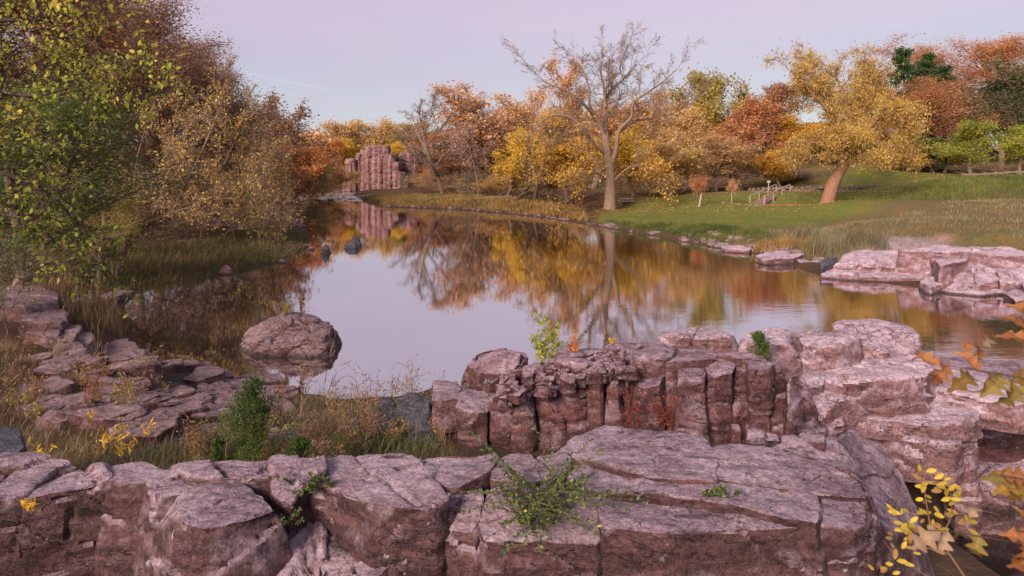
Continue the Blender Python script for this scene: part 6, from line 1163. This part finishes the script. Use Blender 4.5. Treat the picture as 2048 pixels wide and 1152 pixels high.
for s in (-.75, .75): m = MB(); m.bar((-.9, s, .45), (.9, s, .45), .25, .05); obj('bench_plank', m.mesh('bench_plank'), WOOD, pt)
for s in (-.65, .65):
    m = MB(); m.bar((s, -.8, .40), (s, .8, .40), .06, .1); m.bar((s, -.62, -.1), (s, -.2, .72), .08); m.bar((s, .62, -.1), (s, .2, .72), .08); obj('leg_frame', m.mesh('leg_frame'), DARKW, pt)
for i, (px, py, yt, D, pal, lab, wx_) in enumerate(((1397, 424, 348, 74, 'orange', 'bright orange sapling in a leaning white trunk guard on the lawn edge', 27), (1463, 418, 358, 80, 'peach', 'thin peach sapling in a slim trunk guard by the brown thicket', 18))):
    t = place('sap', pal, px, D, yt, wx_, lab, 'sapling', 'sapling'); x, y = t.location.x, t.location.y
    m = MB(); m.bar((0, 0, -.3), (.35 if i == 0 else .05, 0, 1.7), .12 if i == 0 else .06); g_ = obj('trunk_guard', m.mesh('trunk_guard'), WHITE, t); g_.scale = (1/t.scale[0], 1/t.scale[1], 1/t.scale[2]); g_.rotation_euler = (0, 0, -t.rotation_euler[2])
    for c in t.children:
        if c.name.startswith(('trunk', 'crown')) and not c.name.startswith('trunk_guard'): c.location = (0, 0, .9/t.scale[2]); c.scale = (1, 1, (CAMH-(yt-HY)/FPX*D-t.location.z-.9)/(CAMH-(yt-HY)/FPX*D-t.location.z))
# low dry stone wall on the terrace and timber edging on the rise
wl_ = thing('stone_wall', 'low tumbled stone wall along the terrace behind the willow', 'wall', (34, 92, hz(34, 92)))
for i in range(84):
    f = i/84; px = 1500+f*262+rnm.uniform(-2, 2); D = 92+rnm.uniform(-.5, .5); x, y, _ = PD(px, 380, D); s_ = obj('stone', rnm.choice(SM), None, wl_); zz = hz(x, y); sc = rnm.uniform(.5, .9)
    s_.location = Vector((x, y, zz+(.1 if i % 3 else .45)))-wl_.location; s_.scale = (sc, sc, sc*1.1); s_.rotation_euler = (0, 0, rnm.random()*6)
tm = thing('timber_edging', 'row of dark timber posts and rails edging the grassy rise', 'fence', (*PD(1990, 355, 88)[:2], hz(*PD(1990, 355, 88)[:2])))
prev = None
for i in range(8):
    x, y, _ = PD(1925+i*22, 355, 88-i*.5); z = hz(x, y); p = Vector((x, y, z))-tm.location; m = MB(); m.bar(p+Vector((0, 0, -.3)), p+Vector((0, 0, .75)), .3); obj('post', m.mesh('post'), DARKW, tm)
    if prev is not None: m = MB(); m.bar(prev+Vector((0, -.17, .5)), p+Vector((0, -.17, .5)), .08, .25); obj('rail', m.mesh('rail'), DARKW, tm)
    prev = p
# fallen log in front of the yellow maples
x, y, _ = PD(985, 392, 104); lg = thing('fallen_log', 'pale fallen log lying in front of the yellow maples', 'log', (x, y, hz(x, y))); V, F = tubes([(Vector((-3, 0, .3)), Vector((0, .4, .55)), .22, .18), (Vector((0, .4, .55)), Vector((3.2, -.3, .8)), .18, .09), (Vector((.5, .3, .55)), Vector((2, 1, 1.5)), .08, .04)]); obj('log_stem', mesh_np('log_stem', V, [F], True), BARK_PALE, lg)
